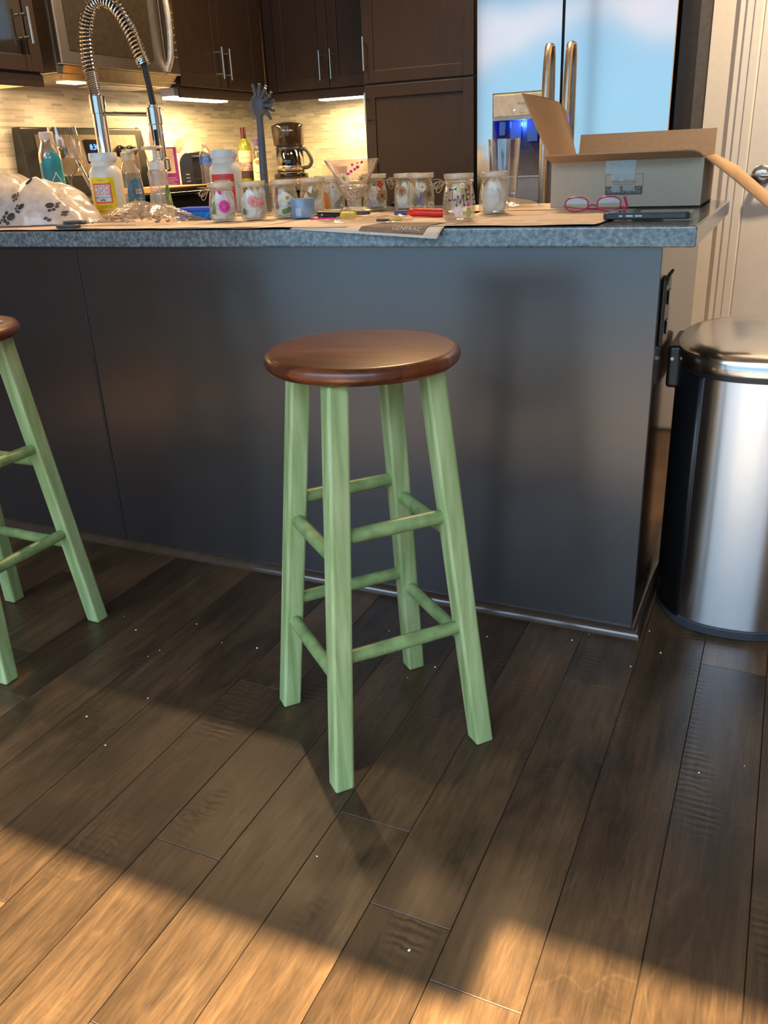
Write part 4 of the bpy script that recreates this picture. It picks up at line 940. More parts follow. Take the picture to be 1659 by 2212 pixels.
coil = []; s_ = 0.; ph = 0.
while s_ < Ltot:
    p, t = at_len(s_); n_ = Vector((t.z, 0, -t.x)); b_ = Vector((0, 1, 0)); coil.append(p+(n_*math.cos(ph)+b_*math.sin(ph))*.0195)
    pitch = .0062 if (s_ < .075 or s_ > Ltot-.02) else .0122
    ph += 2*PI/14; s_ += pitch/14
MB().tube(coil, .0029, 6).build('spring', M_chrome, fa, smooth=True)
hp = [Vector((0, 0, .37))]+[p for p in pts[1:]]+[Vector((.228, 0, .395)), Vector((.236, 0, .33))]
MB().tube(hp, .0105, 12).build('hose', mat('black_hose', (.02, .022, .024), rough=.4), fa, smooth=True)
MB().tube([(.026, 0, .322), (.215, 0, .308)], .0068, 12).build('holder_rod', M_chrome, fa, smooth=True)
sp_M = Matrix.Translation((.236, 0, .175)) @ Matrix.Rotation(-.02, 4, 'Y')
m = MB(); m.lathe([(0, 0), (.020, 0), (.0215, .004), (.0220, .10), (.0245, .102), (.0245, .152), (.017, .154), (.017, .160), (0, .160)], 32, M=sp_M); sh = m.build('spray_head', M_chrome, fa, smooth=True, angle=30)
m = MB(); m.lathe([(0, -.045), (.026, -.045), (.031, -.040), (.031, -.010), (.026, -.006), (.016, -.004), (.016, .002), (0, .002)], 30, M=sp_M); m.build('nozzle', M_chrome, sh, smooth=True, angle=30)
m = MB(); m.box(.006, .020, -.0245, -.020, .02, .085, M=sp_M); m.build('spray_button', M_black, sh, bevel=.003)
m = MB(); m.tube([(-.02, -.01, .060), (-.068, -.014, .063)], .0145, 16); vv = m.build('valve_body', M_steel, fa, smooth=True)
m = MB(); m.tube([(-.060, -.014, .066), (-.085, -.016, .11), (-.118, -.018, .180)], [.0085, .0070, .0062], 14); m.build('lever', M_chrome, vv, smooth=True)

# ---- sponge
m = MB(); V = []
o = empty('sponge', 'bright blue kitchen sponge with darker scouring top', 'sponge', (-1.530, 2.085, Z0), .10)
MB().box(-.062, .066, -.040, .040, 0, .020).build('foam', mat('blue_foam', (.015, .20, .62), rough=.95, var=.2, vs=120, bump=1.0, bs=250), o, bevel=.004)
MB().box(-.062, .066, -.040, .040, .020, .030).build('scouring_pad', mat('royal_blue_pad', (.05, .11, .60), rough=.95, bump=.8, bs=400), o, bevel=.003)

# ---- scissors
sc = empty('scissors', 'dark handled scissors lying at the counter edge near the bags', 'scissors', (-1.70, 1.805, TOP+.0075), .02)
M_sg = mat('slate_handle', (.06, .07, .08), rough=.35)
for y_, z_ in ((.012, .010), (-.016, .002)):
    loop = [(-.045+.034*math.cos(a*PI/10), y_+.016*math.sin(a*PI/10), z_) for a in range(20)]; MB().tube(loop, .0052, 8, closed=True).build('handle', M_sg, sc, smooth=True)
    m = MB(); m.prism([(-.012, -.006+y_*.4), (.12, -.001), (.165, .002), (.12, .006), (-.012, .008+y_*.4)], z_-.001, z_+.0012); m.build('blade', M_steel, sc, bevel=.0003)
MB().lathe([(0, 0), (.005, 0), (.005, .004), (0, .005)], 14, c=(.02, .002, .006)).build('pivot_screw', M_white, sc)

# ---- crumpled bags
def ridge(name, prof, y0, y1, z0, m, amp, seed, nx=90, ny=34, fr=(14, 18), par=None, loc=(0, 0, 0), pw=.65):
    V = []
    xs = [p[0] for p in prof]
    def H(x):
        for (a, ha), (b, hb) in zip(prof, prof[1:]):
            if a <= x <= b: return ha+(hb-ha)*(x-a)/(b-a)
        return 0
    for j in range(ny+1):
        v = -1+2*j/ny
        for i in range(nx+1):
            x = xs[0]+(xs[-1]-xs[0])*i/nx; h = H(x); s = max(0, 1-v*v)**pw
            ex = math.sin(PI*i/nx)**.35
            y = (y0+y1)/2+(y1-y0)/2*v*ex
            n1 = abs(noise.noise((x*fr[0], y*fr[0]*1.3, seed))); n2 = abs(noise.noise((x*fr[1]*2.2, y*fr[1]*2.6+seed, 3.3))); n3 = noise.noise((x*6, y*8, seed+9))
            z = z0+h*s*(1+.25*n3)-(n1*amp+n2*amp*.5)*min(1, s*1.5)
            V.append((x+amp*.8*noise.noise((x*20, y*20, seed+4))-loc[0], y-amp*.8*n2*s-loc[1], max(z0+.0005, z)-loc[2]))
    F = [(j*(nx+1)+i, j*(nx+1)+i+1, (j+1)*(nx+1)+i+1, (j+1)*(nx+1)+i) for j in range(ny) for i in range(nx)]
    mb = MB().add(V, F); return mb, mb.build(name, m, par, smooth=True, angle=25)
M_bag = thin_glass('white_carrier_film', (.95, .93, .92), gloss=.20, rough=.22, white=.62, wcol=(.90, .86, .82), bump=.5, bs=14)
bgE = empty('plastic_bag', 'crumpled white plastic bag printed with black paw prints', 'plastic bag', (-2.15, 2.02, Z0))
mbag, ob = ridge('film', [(-2.62, .0), (-2.55, .09), (-2.42, .145), (-2.24, .158), (-2.18, .158), (-2.12, .128), (-2.08, .112), (-2.01, .148), (-1.97, .128), (-1.92, .070), (-1.885, .03), (-1.855, .0)], 1.85, 2.17, Z0, M_bag, .030, 2.2, fr=(6, 5), par=bgE, loc=(-2.15, 2.02, Z0))
inn, _o = ridge('contents', [(-2.58, .0), (-2.45, .10), (-2.2, .115), (-2.05, .095), (-1.97, .085), (-1.91, .03), (-1.89, 0)], 1.89, 2.13, Z0, mat('bag_inner_white', (.72, .70, .68), rough=.7), .022, 5.1, nx=50, ny=18, par=bgE, loc=(-2.15, 2.02, Z0))
bv = BVHTree.FromPolygons([Vector(v) for v in mbag.v], mbag.f)
M_paw = mat('paw_black', (.045, .035, .035), rough=.5)
def paw(px, py, s, rot):
    cz = .905+(487-py)*.00128-Z0; cx = (-2.07+px*.00163)*(1+max(0, cz)*.45)+2.15
    m = MB(); ok = False
    for (ex, ez, rx, rz) in ((0, 0, .0085, .0125), (-.011, .014, .0042, .0055), (-.0035, .020, .0042, .0055), (.0065, .019, .0042, .0055), (.013, .011, .0042, .0055)):
        x_ = (ex*math.cos(rot)-ez*math.sin(rot))*s; z_ = (ex*math.sin(rot)+ez*math.cos(rot))*s
        vs, fs = ellipse2d(x_, z_, rx*s, rz*s, 14, rot); P = []
        for a, b in vs:
            h = bv.ray_cast(Vector((cx+a, -1, cz+b)), Vector((0, 1, 0)))[0]
            if h is None: P = None; break
            P.append((h.x, h.y-.005, h.z+.001))
        if P and max(p[1] for p in P)-min(p[1] for p in P) < .07: m.add(P, fs); ok = True
    if ok: m.build('paw_print', M_paw, bgE)
for a in ((36, 460, 1.15, 1.9), (80, 478, 1.0, -1.2), (18, 408, 1.0, 1.5), (60, 418, .8, -1.7), (128, 398, 1.0, .6), (150, 392, .8, -.9), (163, 415, .8, .2), (68, 440, .8, 2.2), (8, 478, .8, .3), (8, 430, 1.0, 1.8), (112, 440, .8, -2.), (100, 388, .8, -.4), (125, 460, .7, 1.)): paw(*a)
cbE = empty('clear_bag', 'shiny clear plastic bag of dried petals lying before the yellow label bottle', 'plastic bag', (-1.62, 1.96, Z0))
ridge('film', [(-1.80, 0), (-1.775, .018), (-1.717, .042), (-1.634, .055), (-1.556, .044), (-1.487, .022), (-1.43, 0)], 1.86, 2.06, Z0+.002, M_film, .012, 7.7, par=cbE, loc=(-1.62, 1.96, Z0))
m = MB()
for i in range(120):
    a = R.random()*6.28; x_ = (R.random()-.5)*.26; y_ = (R.random()-.5)*.13; z_ = .004+R.random()*.030*(1-abs(x_)/.15)
    vs, fs = leaf2d(0, 0, .008+R.random()*.012, .005+R.random()*.005, 0)
    Mx = Matrix.Translation((x_-.01, y_, z_)) @ Matrix.Rotation(a, 4, 'Z') @ Matrix.Rotation(R.random()*1.2, 4, 'X'); m.add([(p[0], p[1], 0) for p in vs], fs, Mx)
dp = m.build('dried_petals', mat('dried_petal_brown', (.30, .20, .13), rough=.9, var=.35, vs=90), cbE, solid=.0004); dp['kind'] = 'stuff'
def film(label, prof, y0, y1, seed, z=None):
    z = z or Z0; cx = (prof[0][0]+prof[-1][0])/2
    _m, o = ridge('clear_wrapper', prof, y0, y1, z, M_film, .005, seed, nx=50, ny=20, loc=(cx, (y0+y1)/2, z)); o.location = (cx, (y0+y1)/2, z); return tag(o, label, 'wrapper', 'clear plastic wrappers among the crafts')
film('thin clear wrapper lying in front of the stemmed dish', [(-1.03, 0), (-.98, .014), (-.92, .009), (-.86, .012), (-.80, 0)], 1.84, 1.96, 1.5)
film('thin clear wrapper between the navy pen and the paired jars', [(-1.0, 0), (-.95, .010), (-.90, .013), (-.86, 0)], 2.03, 2.12, 6.5)
film('clear wrapper heaped against the pint glass', [(-.74, .0), (-.715, .030), (-.68, .022), (-.64, .016), (-.60, .0)], 2.26, 2.38, 4.5)

# ---- pens and small tools
def pen(label, name, pts_, r, m, capm=None, capf=.3, cat='pen', r2=None):
    a, b = Vector(pts_[0]), Vector(pts_[1]); o = empty(name, label, cat, a)
    d = b-a; MB().tube([Vector((0, 0, 0)), d*.02, d*.98, d], [r*.7, r, r2 or r, (r2 or r)*.6], 12).build('barrel', m, o, smooth=True)
    if capm: MB().tube([-d*.01, d*capf], r*1.12, 12).build('cap', capm, o, smooth=True)
    return o
zt = Z0+.010
pen('fat marker with black body and bright yellow end', 'marker_pen', ((-1.092, 1.985, zt), (-.985, 1.975, zt-.002)), .0085, mat('marker_yellow', (.75, .58, .02), rough=.4), M_black, .62)
pen('pale yellow highlighter lying behind the black and yellow marker', 'highlighter_pen', ((-1.155, 2.125, Z0+.008), (-1.105, 2.130, Z0+.008)), .0065, mat('pale_yellow', (.80, .64, .22), rough=.4))
pen('black and red marker lying between the red flower jar and the pair', 'marker_pen', ((-1.10, 2.45, Z0+.009), (-1.045, 2.45, Z0+.009)), .0085, mat('marker_red', (.60, .03, .02), rough=.4), M_blackg, .6)
pen('short navy blue pen cap lying before the paired jars', 'pen_cap', ((-.915, 2.055, Z0+.007), (-.880, 2.058, Z0+.007)), .0062, mat('navy_plastic', (.05, .06, .22), rough=.4))
pen('thin magenta stick with a black ball beside the blue tin', 'stick_pin', ((-1.09, 1.93, Z0+.003), (-1.03, 1.945, Z0+.004)), .0020, PINK, None)
o = MB().lathe([(0, -.004), (.0035, -.002), (.0035, .002), (0, .004)], 12).build('bead', M_blackg, smooth=True, loc=(-1.065, 1.948, Z0+.0095)); tag(o, 'tiny black bead on the magenta stick', 'bead')
ck = empty('craft_cutter', 'red plastic handled craft cutter lying left of the lettered jar', 'cutter', (-.862, 2.010, Z0+.009))
MB().tube(catmull([(0, 0, 0), (.02, 0, .001), (.055, 0, 0), (.092, 0, -.001), (.108, 0, 0)], 4), [.003+.007*min(1, i/3)*(1-.0*i) if i < 13 else .006 for i in range(17)], 12).build('handle', mat('bright_red', (.72, .03, .015), rough=.3), ck, smooth=True)
MB().tube([(.105, 0, 0), (.130, .002, -.001)], [.0028, .001], 8).build('blade', M_steel, ck, smooth=True)
cs = empty('craft_scraper', 'flat dark grey plastic scraper behind the black and yellow marker', 'scraper', (-1.06, 2.09, Z0+.002))
m = MB(); m.prism([(-.060, -.010), (-.02, -.018), (.045, -.012), (.062, 0), (.045, .014), (-.01, .016), (-.055, .006)], 0, .010); m.build('blade', mat('graphite_plastic', (.07, .06, .065), rough=.5), cs, bevel=.003)
tw = empty('tweezers', 'small dark tweezers with brass tips near the advert newspaper', 'tweezers', (-.862, 1.835, Z0+.003))
m = MB(); m.prism([(0, -.006), (.030, -.008), (.034, 0), (.030, .007), (0, .006)], 0, .006); m.build('grip', mat('graphite_plastic', (.07, .06, .065)), tw, bevel=.002)
m = MB(); m.tube([(.030, -.003, .003), (.062, -.004, .002)], [.002, .001], 6); m.tube([(.030, .003, .003), (.062, .0, .004)], [.002, .001], 6); m.build('tips', mat('brass', (.55, .40, .15), rough=.3, metal=1), tw, smooth=True)

# ---- eyeglasses
eg = empty('eyeglasses', 'pink and red framed reading glasses lying before the cardboard box', 'eyeglasses', (-.425, 2.095, Z0-.001), .04)
M_er = mat('raspberry_frame', (.45, .03, .09), rough=.25); M_ep = mat('lilac_inner_frame', (.55, .30, .48), rough=.3)
def rim(cx):
    p = []
    for i in range(28):
        a = 2*PI*i/28; ca, sa = math.cos(a), math.sin(a); p.append((cx+.0265*abs(ca)**.85*(1 if ca >= 0 else -1), 0, .0175+.0155*abs(sa)**.8*(1 if sa >= 0 else -1)))
    return p
for cx in (-.040, .034):
    f_ = MB().tube(rim(cx), .0017, 8, closed=True).build('rim', M_er, eg, smooth=True)
    MB().tube([(a, .0022, c) for a, b, c in rim(cx)], .0013, 6, closed=True).build('inner_rim', M_ep, f_, smooth=True)
    m = MB(); p = rim(cx); m.add([(cx, 0, .0175)]+p, [(0, 1+i, 1+(i+1) % 28) for i in range(28)]); m.build('lens', thin_glass('coated_lens', (.93, .94, .98), gloss=.42, rough=.03), f_)
MB().tube(catmull([(-.014, 0, .012), (-.003, -.001, .016), (.008, 0, .012)], 4), .0019, 8).build('bridge', M_er, eg, smooth=True)
MB().tube(catmull([(-.067, .001, .014), (-.069, .012, .012), (-.04, .035, .006), (.02, .040, .004)], 4), .0022, 8).build('temple', M_er, eg, smooth=True)
MB().tube(catmull([(.062, .001, .010), (.074, .004, .008), (.072, .012, .016), (.066, .016, .031)], 4), .0028, 8).build('temple', M_er, eg, smooth=True)

# ---- phone
ph_ = empty('smartphone', 'black cased smartphone lying face up at the right counter corner', 'phone', (-.272, 1.895, TOP+.0045), -.01)
MB().prism(rrect(-.086, .086, -.041, .041, .012), .0, .0125).build('case', mat('phone_case', (.035, .045, .05), rough=.35), ph_, smooth=True, angle=40, bevel=.0022)
MB().prism(rrect(-.083, .083, -.038, .038, .010), .0122, .0132).build('screen', M_blackg, ph_)
for a, b in ((-.052, -.045), (-.038, -.024), (-.020, -.006)): MB().box(a, b, -.0422, -.040, .0050, .0085).build('side_button', mat('phone_button', (.62, .64, .62), rough=.4), ph_, bevel=.0006)
MB().box(-.03, .03, -.02, .02, -.0035, .0005).build('camera_plate', M_blackg, ph_, bevel=.001)

# ---- cardboard box
bx = empty('cardboard_box', 'open brown cardboard box with raised flaps on the right of the island', 'box', (-.39, 2.27, TOP+.001))
def bl(p): return (p[0]+.39, p[1]-2.27, p[2]-TOP-.001)
x0, x1, y0, y1, zb, zt2 = -.572, -.207, 2.27, 2.555, TOP+.001, 1.022
tk = .004; m = MB()
px_, py_, pz_ = bx.location
def bb2(a, b, c, d, e, f): m.box(a-px_, b-px_, c-py_, d-py_, e-pz_, f-pz_)
bb2(x0, x1, y0, y0+tk, zb, zt2); bb2(x0, x1, y1-tk, y1, zb, zt2); bb2(x0, x0+tk, y0+tk, y1-tk, zb, zt2); bb2(x1-tk, x1, y0+tk, y1-tk, zb, zt2); bb2(x0, x1, y0, y1, zb, zb+tk)
bd = m.build('body', M_card_o, bx, bevel=.0008)
m = MB(); i_ = tk+.0006
for a, b, c, d in ((x0+tk, x1-tk, y1-tk-.001, y1-tk-.0004), (x0+tk+.0004, x0+tk+.001, y0+tk, y1-tk), (x1-tk-.001, x1-tk-.0004, y0+tk, y1-tk)): bb2(a, b, c, d, zb+tk, zt2)
m.build('lining', M_card, bd)
def flap(name, pts_, mm):
    m = MB(); P = [bl(p) for p in pts_]; n = len(P); m.add(P, [tuple(range(n))]); return m.build(name, mm, bx, solid=.0034)
flap('flap', [(x0, y0, zt2), (x0, y1, zt2), (-.610, 2.555, 1.150), (-.627, 2.545, 1.171), (-.637, 2.42, 1.180), (-.654, 2.275, 1.184)], M_card)
flap('flap', [(x0+.004, y1, zt2), (x1-.002, y1, zt2), (-.211, 2.578, 1.086), (-.569, 2.578, 1.086)], M_card)
flap('flap', [(x0+.002, y0, zt2), (x1-.002, y0, zt2), (-.214, 2.225, 1.031), (-.226, 2.19, 1.037), (-.245, 2.175, 1.0385), (-.560, 2.175, 1.0385), (-.572, 2.19, 1.036)], M_card)
flap('flap', [(x1, y0, zt2), (x1, y1, zt2), (-.150, 2.55, .992), (-.068, 2.545, .925), (-.058, 2.28, .905), (-.140, 2.272, .972)], mat('kraft_flap_inside', (.50, .30, .15), rough=.85, var=.03))
def onfront(shape, cx, cz, off=.0006, sx=1.):
    m = MB(); plane_map(m, shape, bl((cx, y0-off, cz)), (1, 0, 0), (0, 0, 1)); return m
SB = mat('stamp_grey', (.12, .13, .13), rough=.8); m = MB()
for a, b in (((-.045, .018), (.045, .018)), ((-.045, -.010), (-.045, .018)), ((.045, -.010), (.045, .018))): plane_map(m, stroke2d(a, b, .0010), bl((-.3895, y0-.0006, .970)), (1, 0, 0), (0, 0, 1))
plane_map(m, text2d('FRAGILE', .013), bl((-.3895, y0-.0006, .980)), (1, 0, 0), (0, 0, 1)); plane_map(m, text2d('HANDLE WITH CARE', .0062), bl((-.3895, y0-.0006, .971)), (1, 0, 0), (0, 0, 1)); plane_map(m, text2d('THIS SIDE UP ALWAYS', .0052), bl((-.3895, y0-.0006, .965)), (1, 0, 0), (0, 0, 1))
plane_map(m, grid2d(-.045, .045, -.010, .010, 1, 1), bl((-.3895, y0-.0006, .951)), (1, 0, 0), (0, 0, 1)); m.build('printed_stamp', SB, bd)
m = MB(); plane_map(m, text2d('WARNING', .0170), bl((-.3895, y0-.0012, .951)), (1, 0, 0), (0, 0, 1)); m.build('lettering', mat('stamp_paper', (.42, .38, .30), rough=.8), bd)
m = MB(); plane_map(m, ([(-.036, .0265), (-.036, -.002), (-.021, -.006), (-.021, -.022), (-.009, -.018), (.004, -.023), (.012, -.019), (.034, -.022), (.037, .0265)], [tuple(range(9))]), bl((-.400, y0-.0018, .9955)), (1, 0, 0), (0, 0, 1))
plane_map(m, grid2d(-.030, -.010, -.003, .010, 1, 1), bl((-.3895, y0-.0018, .951)), (1, 0, 0), (0, 0, 1)); plane_map(m, grid2d(-.002, .026, -.001, .010, 1, 1), bl((-.3895, y0-.0018, .951)), (1, 0, 0), (0, 0, 1))
m.build('packing_tape', thin_glass('shiny_tape', (.9, .92, .92), gloss=.40, rough=.18, white=.35, wcol=(.70, .75, .74)), bd)

# ================================================================== things on the far work surface
# coffee maker on a board
o = MB().box(-2.73, -2.40, 4.22, 4.50, BK, BK+.014).build('cutting_board', mat('board_wood', (.42, .24, .13), rough=.5, var=.15, stretch=(1, 8, 1)), bevel=.003); tag(o, 'brown wooden board under the black coffee maker', 'board')
cm = empty('coffee_maker', 'black drip coffee maker with glass carafe in the far corner', 'coffee maker', (-2.575, 4.385, BK+.0145), .52)
def el(m, pr_, c=(0, 0, 0), sx=1., sy=.85): return m.lathe(pr_, 36, c=c, sx=sx, sy=sy)
MB_ = MB(); el(MB_, [(0, 0), (.094, 0), (.096, .006), (.094, .026), (.080, .032), (0, .032)]); MB_.build('base', M_blackg, cm, smooth=True, angle=30)
MB().lathe([(0, .032), (.066, .032), (.066, .036), (0, .037)], 32, c=(0, -.01, 0)).build('warming_plate', M_steel_d, cm, smooth=True, angle=30)
MB().box(-.075, .075, .045, .085, .02, .19).build('back_column', M_blackg, cm, bevel=.012, seg=3)
MB_ = MB(); el(MB_, [(0, .170), (.080, .170), (.083, .176), (.091, .265), (.089, .272), (.06, .284), (0, .290)]); hh = MB_.build('brew_housing', mat('coffee_brown_black', (.022, .014, .010), rough=.10, spec=.7), cm, smooth=True, angle=30)
m = MB(); wrap(m, text2d('Mr. Coffee', .0125), -PI/2, .080, .245, .012); m.build('lettering', mat('cap_white', (.8, .8, .8)), hh)
CP = [(.058, .038), (.066, .044), (.073, .070), (.072, .105), (.060, .135), (.052, .148), (.055, .156)]
ca = empty('glass_carafe', 'glass carafe with black handle on the coffee maker plate', 'carafe', (-2.575+.006, 4.385-.012, BK+.0145), .52)
MB().open_lathe([(0, .038)]+CP, 36).build('glass_body', thin_glass('carafe_glass', (.40, .36, .32), gloss=.35, rough=.04), ca, smooth=True)
MB().open_lathe([(.0735, .052), (.0745, .056), (.0748, .066), (.074, .070)], 36).build('band', M_steel, ca, smooth=True)
MB().lathe([(0, .154), (.057, .154), (.056, .164), (0, .167)], 32).build('lid', M_black, ca, smooth=True, angle=30)
m = MB(); p = catmull([(.050, -.01, .150), (.085, -.022, .150), (.108, -.030, .122), (.118, -.033, .085), (.100, -.027, .060), (.070, -.016, .056)], 6); m.tube(p, [.0105]*len(p), 10); m.build('handle', M_rub, ca, smooth=True)
# bottles
def tbottle(name, label, x, y, prof_, m, cat='bottle'):
    b = empty(name, label, cat, (x, y, BK)); MB().lathe([(0, 0)]+prof_+[(0, prof_[-1][1])], 32).build('body', m, b, smooth=True, angle=40); return b
b = tbottle('wine_bottle', 'green white wine bottle in the far corner by the coffee maker', -2.843, 4.350, [(.035, 0), (.037, .004), (.037, .178), (.033, .200), (.018, .225), (.0145, .235), (.0140, .290)], mat('green_wine', (.20, .24, .015), rough=.08, spec=.8, var=.05))
MB().lathe([(0, .232), (.0158, .232), (.0150, .291), (0, .292)], 24).build('foil', mat('maroon_foil', (.10, .03, .04), rough=.3, metal=.6), b, smooth=True, angle=30)
f = face_cam(-2.843, 4.35)
m = MB(); wrap(m, grid2d(-.055, .055, .030, .172, 18, 1), f, .0375); lb = m.build('label', mat('wine_label', (.72, .60, .44), rough=.6), b)
m = MB(); wrap(m, text2d('MIDNIGHT', .0115), f, .0375, .135, .0012); m.build('lettering', mat('label_ink', (.1, .07, .06)), lb)
m = MB(); wrap(m, grid2d(-.055, .055, .070, .112, 18, 1), f, .0375, 0, .0010); m.build('label_band', mat('label_mauve', (.30, .20, .20), var=.4, vs=80), lb)
m = MB(); wrap(m, grid2d(-.055, .055, .028, .068, 18, 1), f, .0375, 0, .0010); m.build('label_base', mat('label_dark', (.03, .015, .02)), lb)
b = tbottle('vodka_bottle', 'clear vodka bottle with violet cap beside the wine bottle', -2.762, 4.352, [(.032, 0), (.034, .004), (.034, .135), (.031, .158), (.018, .178), (.013, .186), (.013, .200)], thin_glass('vodka_glass', (.90, .85, .76), gloss=.3, rough=.04))
MB().lathe([(0, .192), (.0145, .192), (.0145, .228), (0, .229)], 24).build('cap', mat('violet_cap', (.10, .05, .32), rough=.4), b, smooth=True, angle=30)
f = face_cam(-2.762, 4.352)
m = MB(); wrap(m, grid2d(-.040, .040, .012, .105, 14, 1), f, .0345); vs, fs = ellipse2d(0, .105, .034, .026, 24); wrap(m, (vs, fs), f, .0345, 0, .0008); lb = m.build('label', mat('vodka_label', (.70, .60, .42), rough=.6), b)
m = MB(); wrap(m, text2d('WHEATLEY', .0125), f, .0345, .055, .0016); wrap(m, text2d('VODKA', .0125), f, .0345, .033, .0016); wrap(m, ellipse2d(0, 0, .018, .012, 18), f, .0345, .108, .0014); m.build('lettering', mat('label_olive_ink', (.20, .16, .09)), lb)
b = tbottle('water_bottle', 'small ribbed clear water bottle with blue label by the toaster', -2.650, 3.705, [(.030, 0), (.032, .004)]+[(.0325-.0022*(i % 2), .012+.0085*i) for i in range(11)]+[(.0325, .110), (.0325, .145), (.030, .158), (.017, .178), (.0125, .184), (.0125, .190)], thin_glass('pet_plastic', (.97, .93, .88), gloss=.32, rough=.05, white=.06))
MB().lathe([(0, .186), (.014, .186), (.014, .199), (0, .2)], 20).build('cap', mat('cap_tan', (.6, .52, .45)), b, smooth=True, angle=30)
m = MB(); m.open_lathe([(.0330, .108), (.0332, .146)], 32); m.build('label', mat('water_label_blue', (.07, .16, .60), rough=.4, var=.25, vs=60), b, smooth=True)
b = tbottle('green_jar', 'yellow green lidded jar behind the water bottle', -2.803, 4.045, [(.036, 0), (.038, .005), (.038, .145), (.034, .155)], mat('lime_jar', (.42, .42, .03), rough=.2))
MB().lathe([(0, .153), (.038, .153), (.038, .166), (0, .168)], 28).build('lid', mat('amber_lid', (.30, .14, .04)), b, smooth=True, angle=30)
# toaster
ts = empty('toaster', 'rounded black toaster seen from its lever end', 'toaster', (-2.800, 3.830, BK), .64)
m = MB()
def tprof(w_, h_): return [(-w_/2, .01)]+[(-w_/2+.055-.055*math.cos(a*PI/2/6), h_-.055+.055*math.sin(a*PI/2/6)) for a in range(7)]+[(w_/2-.055+.055*math.sin(a*PI/2/6), h_-.055+.055*math.cos(a*PI/2/6)) for a in range(7)]+[(w_/2, .01)]
def extr(m, prof_, y0_, y1_):
    n = len(prof_); m.add([(a, y0_, b) for a, b in prof_]+[(a, y1_, b) for a, b in prof_], [tuple(range(n)), tuple(reversed(range(n, 2*n)))]+[(i, (i+1) % n, n+(i+1) % n, n+i) for i in range(n)]); return m
M_to = mat('toaster_brown_black', (.030, .022, .015), rough=.18, spec=.6)
tbd = extr(m, tprof(.170, .170), -.09, .14).build('body', M_to, ts, bevel=.008, seg=3)
for xx in (-.03, .03): MB().box(xx-.012, xx+.012, -.05, .10, .1695, .1708).build('bread_slot', M_blackg, tbd)
MB().box(-.022, .022, -.0925, -.0895, .050, .150).build('lever_track', mat('track_dark', (.012, .010, .008), rough=.5), tbd, bevel=.004)
MB().box(-.020, .020, -.104, -.092, .138, .150).build('lever', M_black, ts, bevel=.003)
for k in range(3): MB().box(-.060, -.040, -.093, -.0895, .030+k*.016, .036+k*.016).build('button', M_steel_d, tbd, bevel=.001)
MB().lathe([(0, 0), (.014, 0), (.013, .012), (0, .013)], 18, M=Matrix.Translation((.0, -.09, .030)) @ Matrix.Rotation(PI/2, 4, 'X')).build('dial', M_black, tbd, smooth=True)
# purple box
pb = empty('food_box', 'upright purple carton with pale panel beside the toaster', 'box', (-2.855, 3.690, BK), .60)
MB().box(-.034, .034, -.018, .018, 0, .195).build('carton', mat('purple_card', (.27, .03, .24), rough=.5), pb, bevel=.001)
MB().box(-.026, .020, -.0190, -.018, .075, .188).build('nutrition_panel', mat('panel_sand', (.72, .55, .36), rough=.6), pb)
m = MB()
for k in range(9): m.box(-.024, .018, -.0194, -.0189, .085+k*.011, .0857+k*.011)
m.build('fine_print', mat('print_brown', (.2, .15, .05)), pb)
m = MB()
for k in range(5): m.box(-.028, .026-.008*(k % 3), -.0192, -.018, .014+k*.0095, .0165+k*.0095)
m.build('white_print', mat('print_pink', (.70, .42, .55)), pb)
# utensil crock and spatulas
uc = empty('utensil_crock', 'tan utensil crock right of the range backguard', 'crock', (-2.955, 3.712, BK))
MB().open_lathe([(0, .004), (.040, .004), (.040, 0), (.044, .002), (.046, .120), (.044, .120), (.041, .01), (0, .008)], 32).build('pot', mat('tan_ceramic', (.42, .30, .22), rough=.4), uc, smooth=True, angle=40)
def spat(label, dx, dy, tx, ty, L, w_):
    s = empty('spatula', label, 'spatula', (-2.955+dx, 3.712+dy, BK+.011), 0, 'pale silicone spatulas in the crock'); top = Vector((tx, ty, L))
    MB().tube([(0, 0, 0), top*.72], .004, 8).build('handle', mat('spatula_wood', (.55, .38, .22)), s, smooth=True)
    t = top.normalized(); a = top*.70; rt = Vector((.8, .6, 0)); m = MB(); n_ = 9; V = []
    for off in (-.004, .004):
        for i in range(n_):
            u = i/(n_-1); ww = w_*(.35+.65*math.sin(PI*min(1, .15+u*.85))**.6) if u < 1 else w_*.3
            for sg in (-1, 1): V.append(tuple(a+t*(u*.085)+rt*sg*ww/2+rt.cross(t)*off))
    F = []
    for k in range(n_-1): F += [(2*k, 2*k+1, 2*k+3, 2*k+2), (2*n_+2*k, 2*n_+2*k+2, 2*n_+2*k+3, 2*n_+2*k+1), (2*k, 2*k+2, 2*n_+2*k+2, 2*n_+2*k), (2*k+1, 2*n_+2*k+1, 2*n_+2*k+3, 2*k+3)]
    F += [(0, 2*n_, 2*n_+1, 1), (2*n_-2, 2*n_-1, 4*n_-1, 4*n_-2)]
    m.add(V, F).build('blade', mat('blush_silicone', (.66, .48, .38), rough=.5), s, bevel=.002)
spat('pale spatula at the left of the crock, shortest one showing', -.012, -.012, -.035, -.055, .285, .030)
spat('wide pale spatula rising in the middle of the crock', 0, 0, .012, -.02, .265, .046)
spat('pale spatula leaning right out of the crock beside the purple carton', .012, .012, .10, .06, .225, .052)
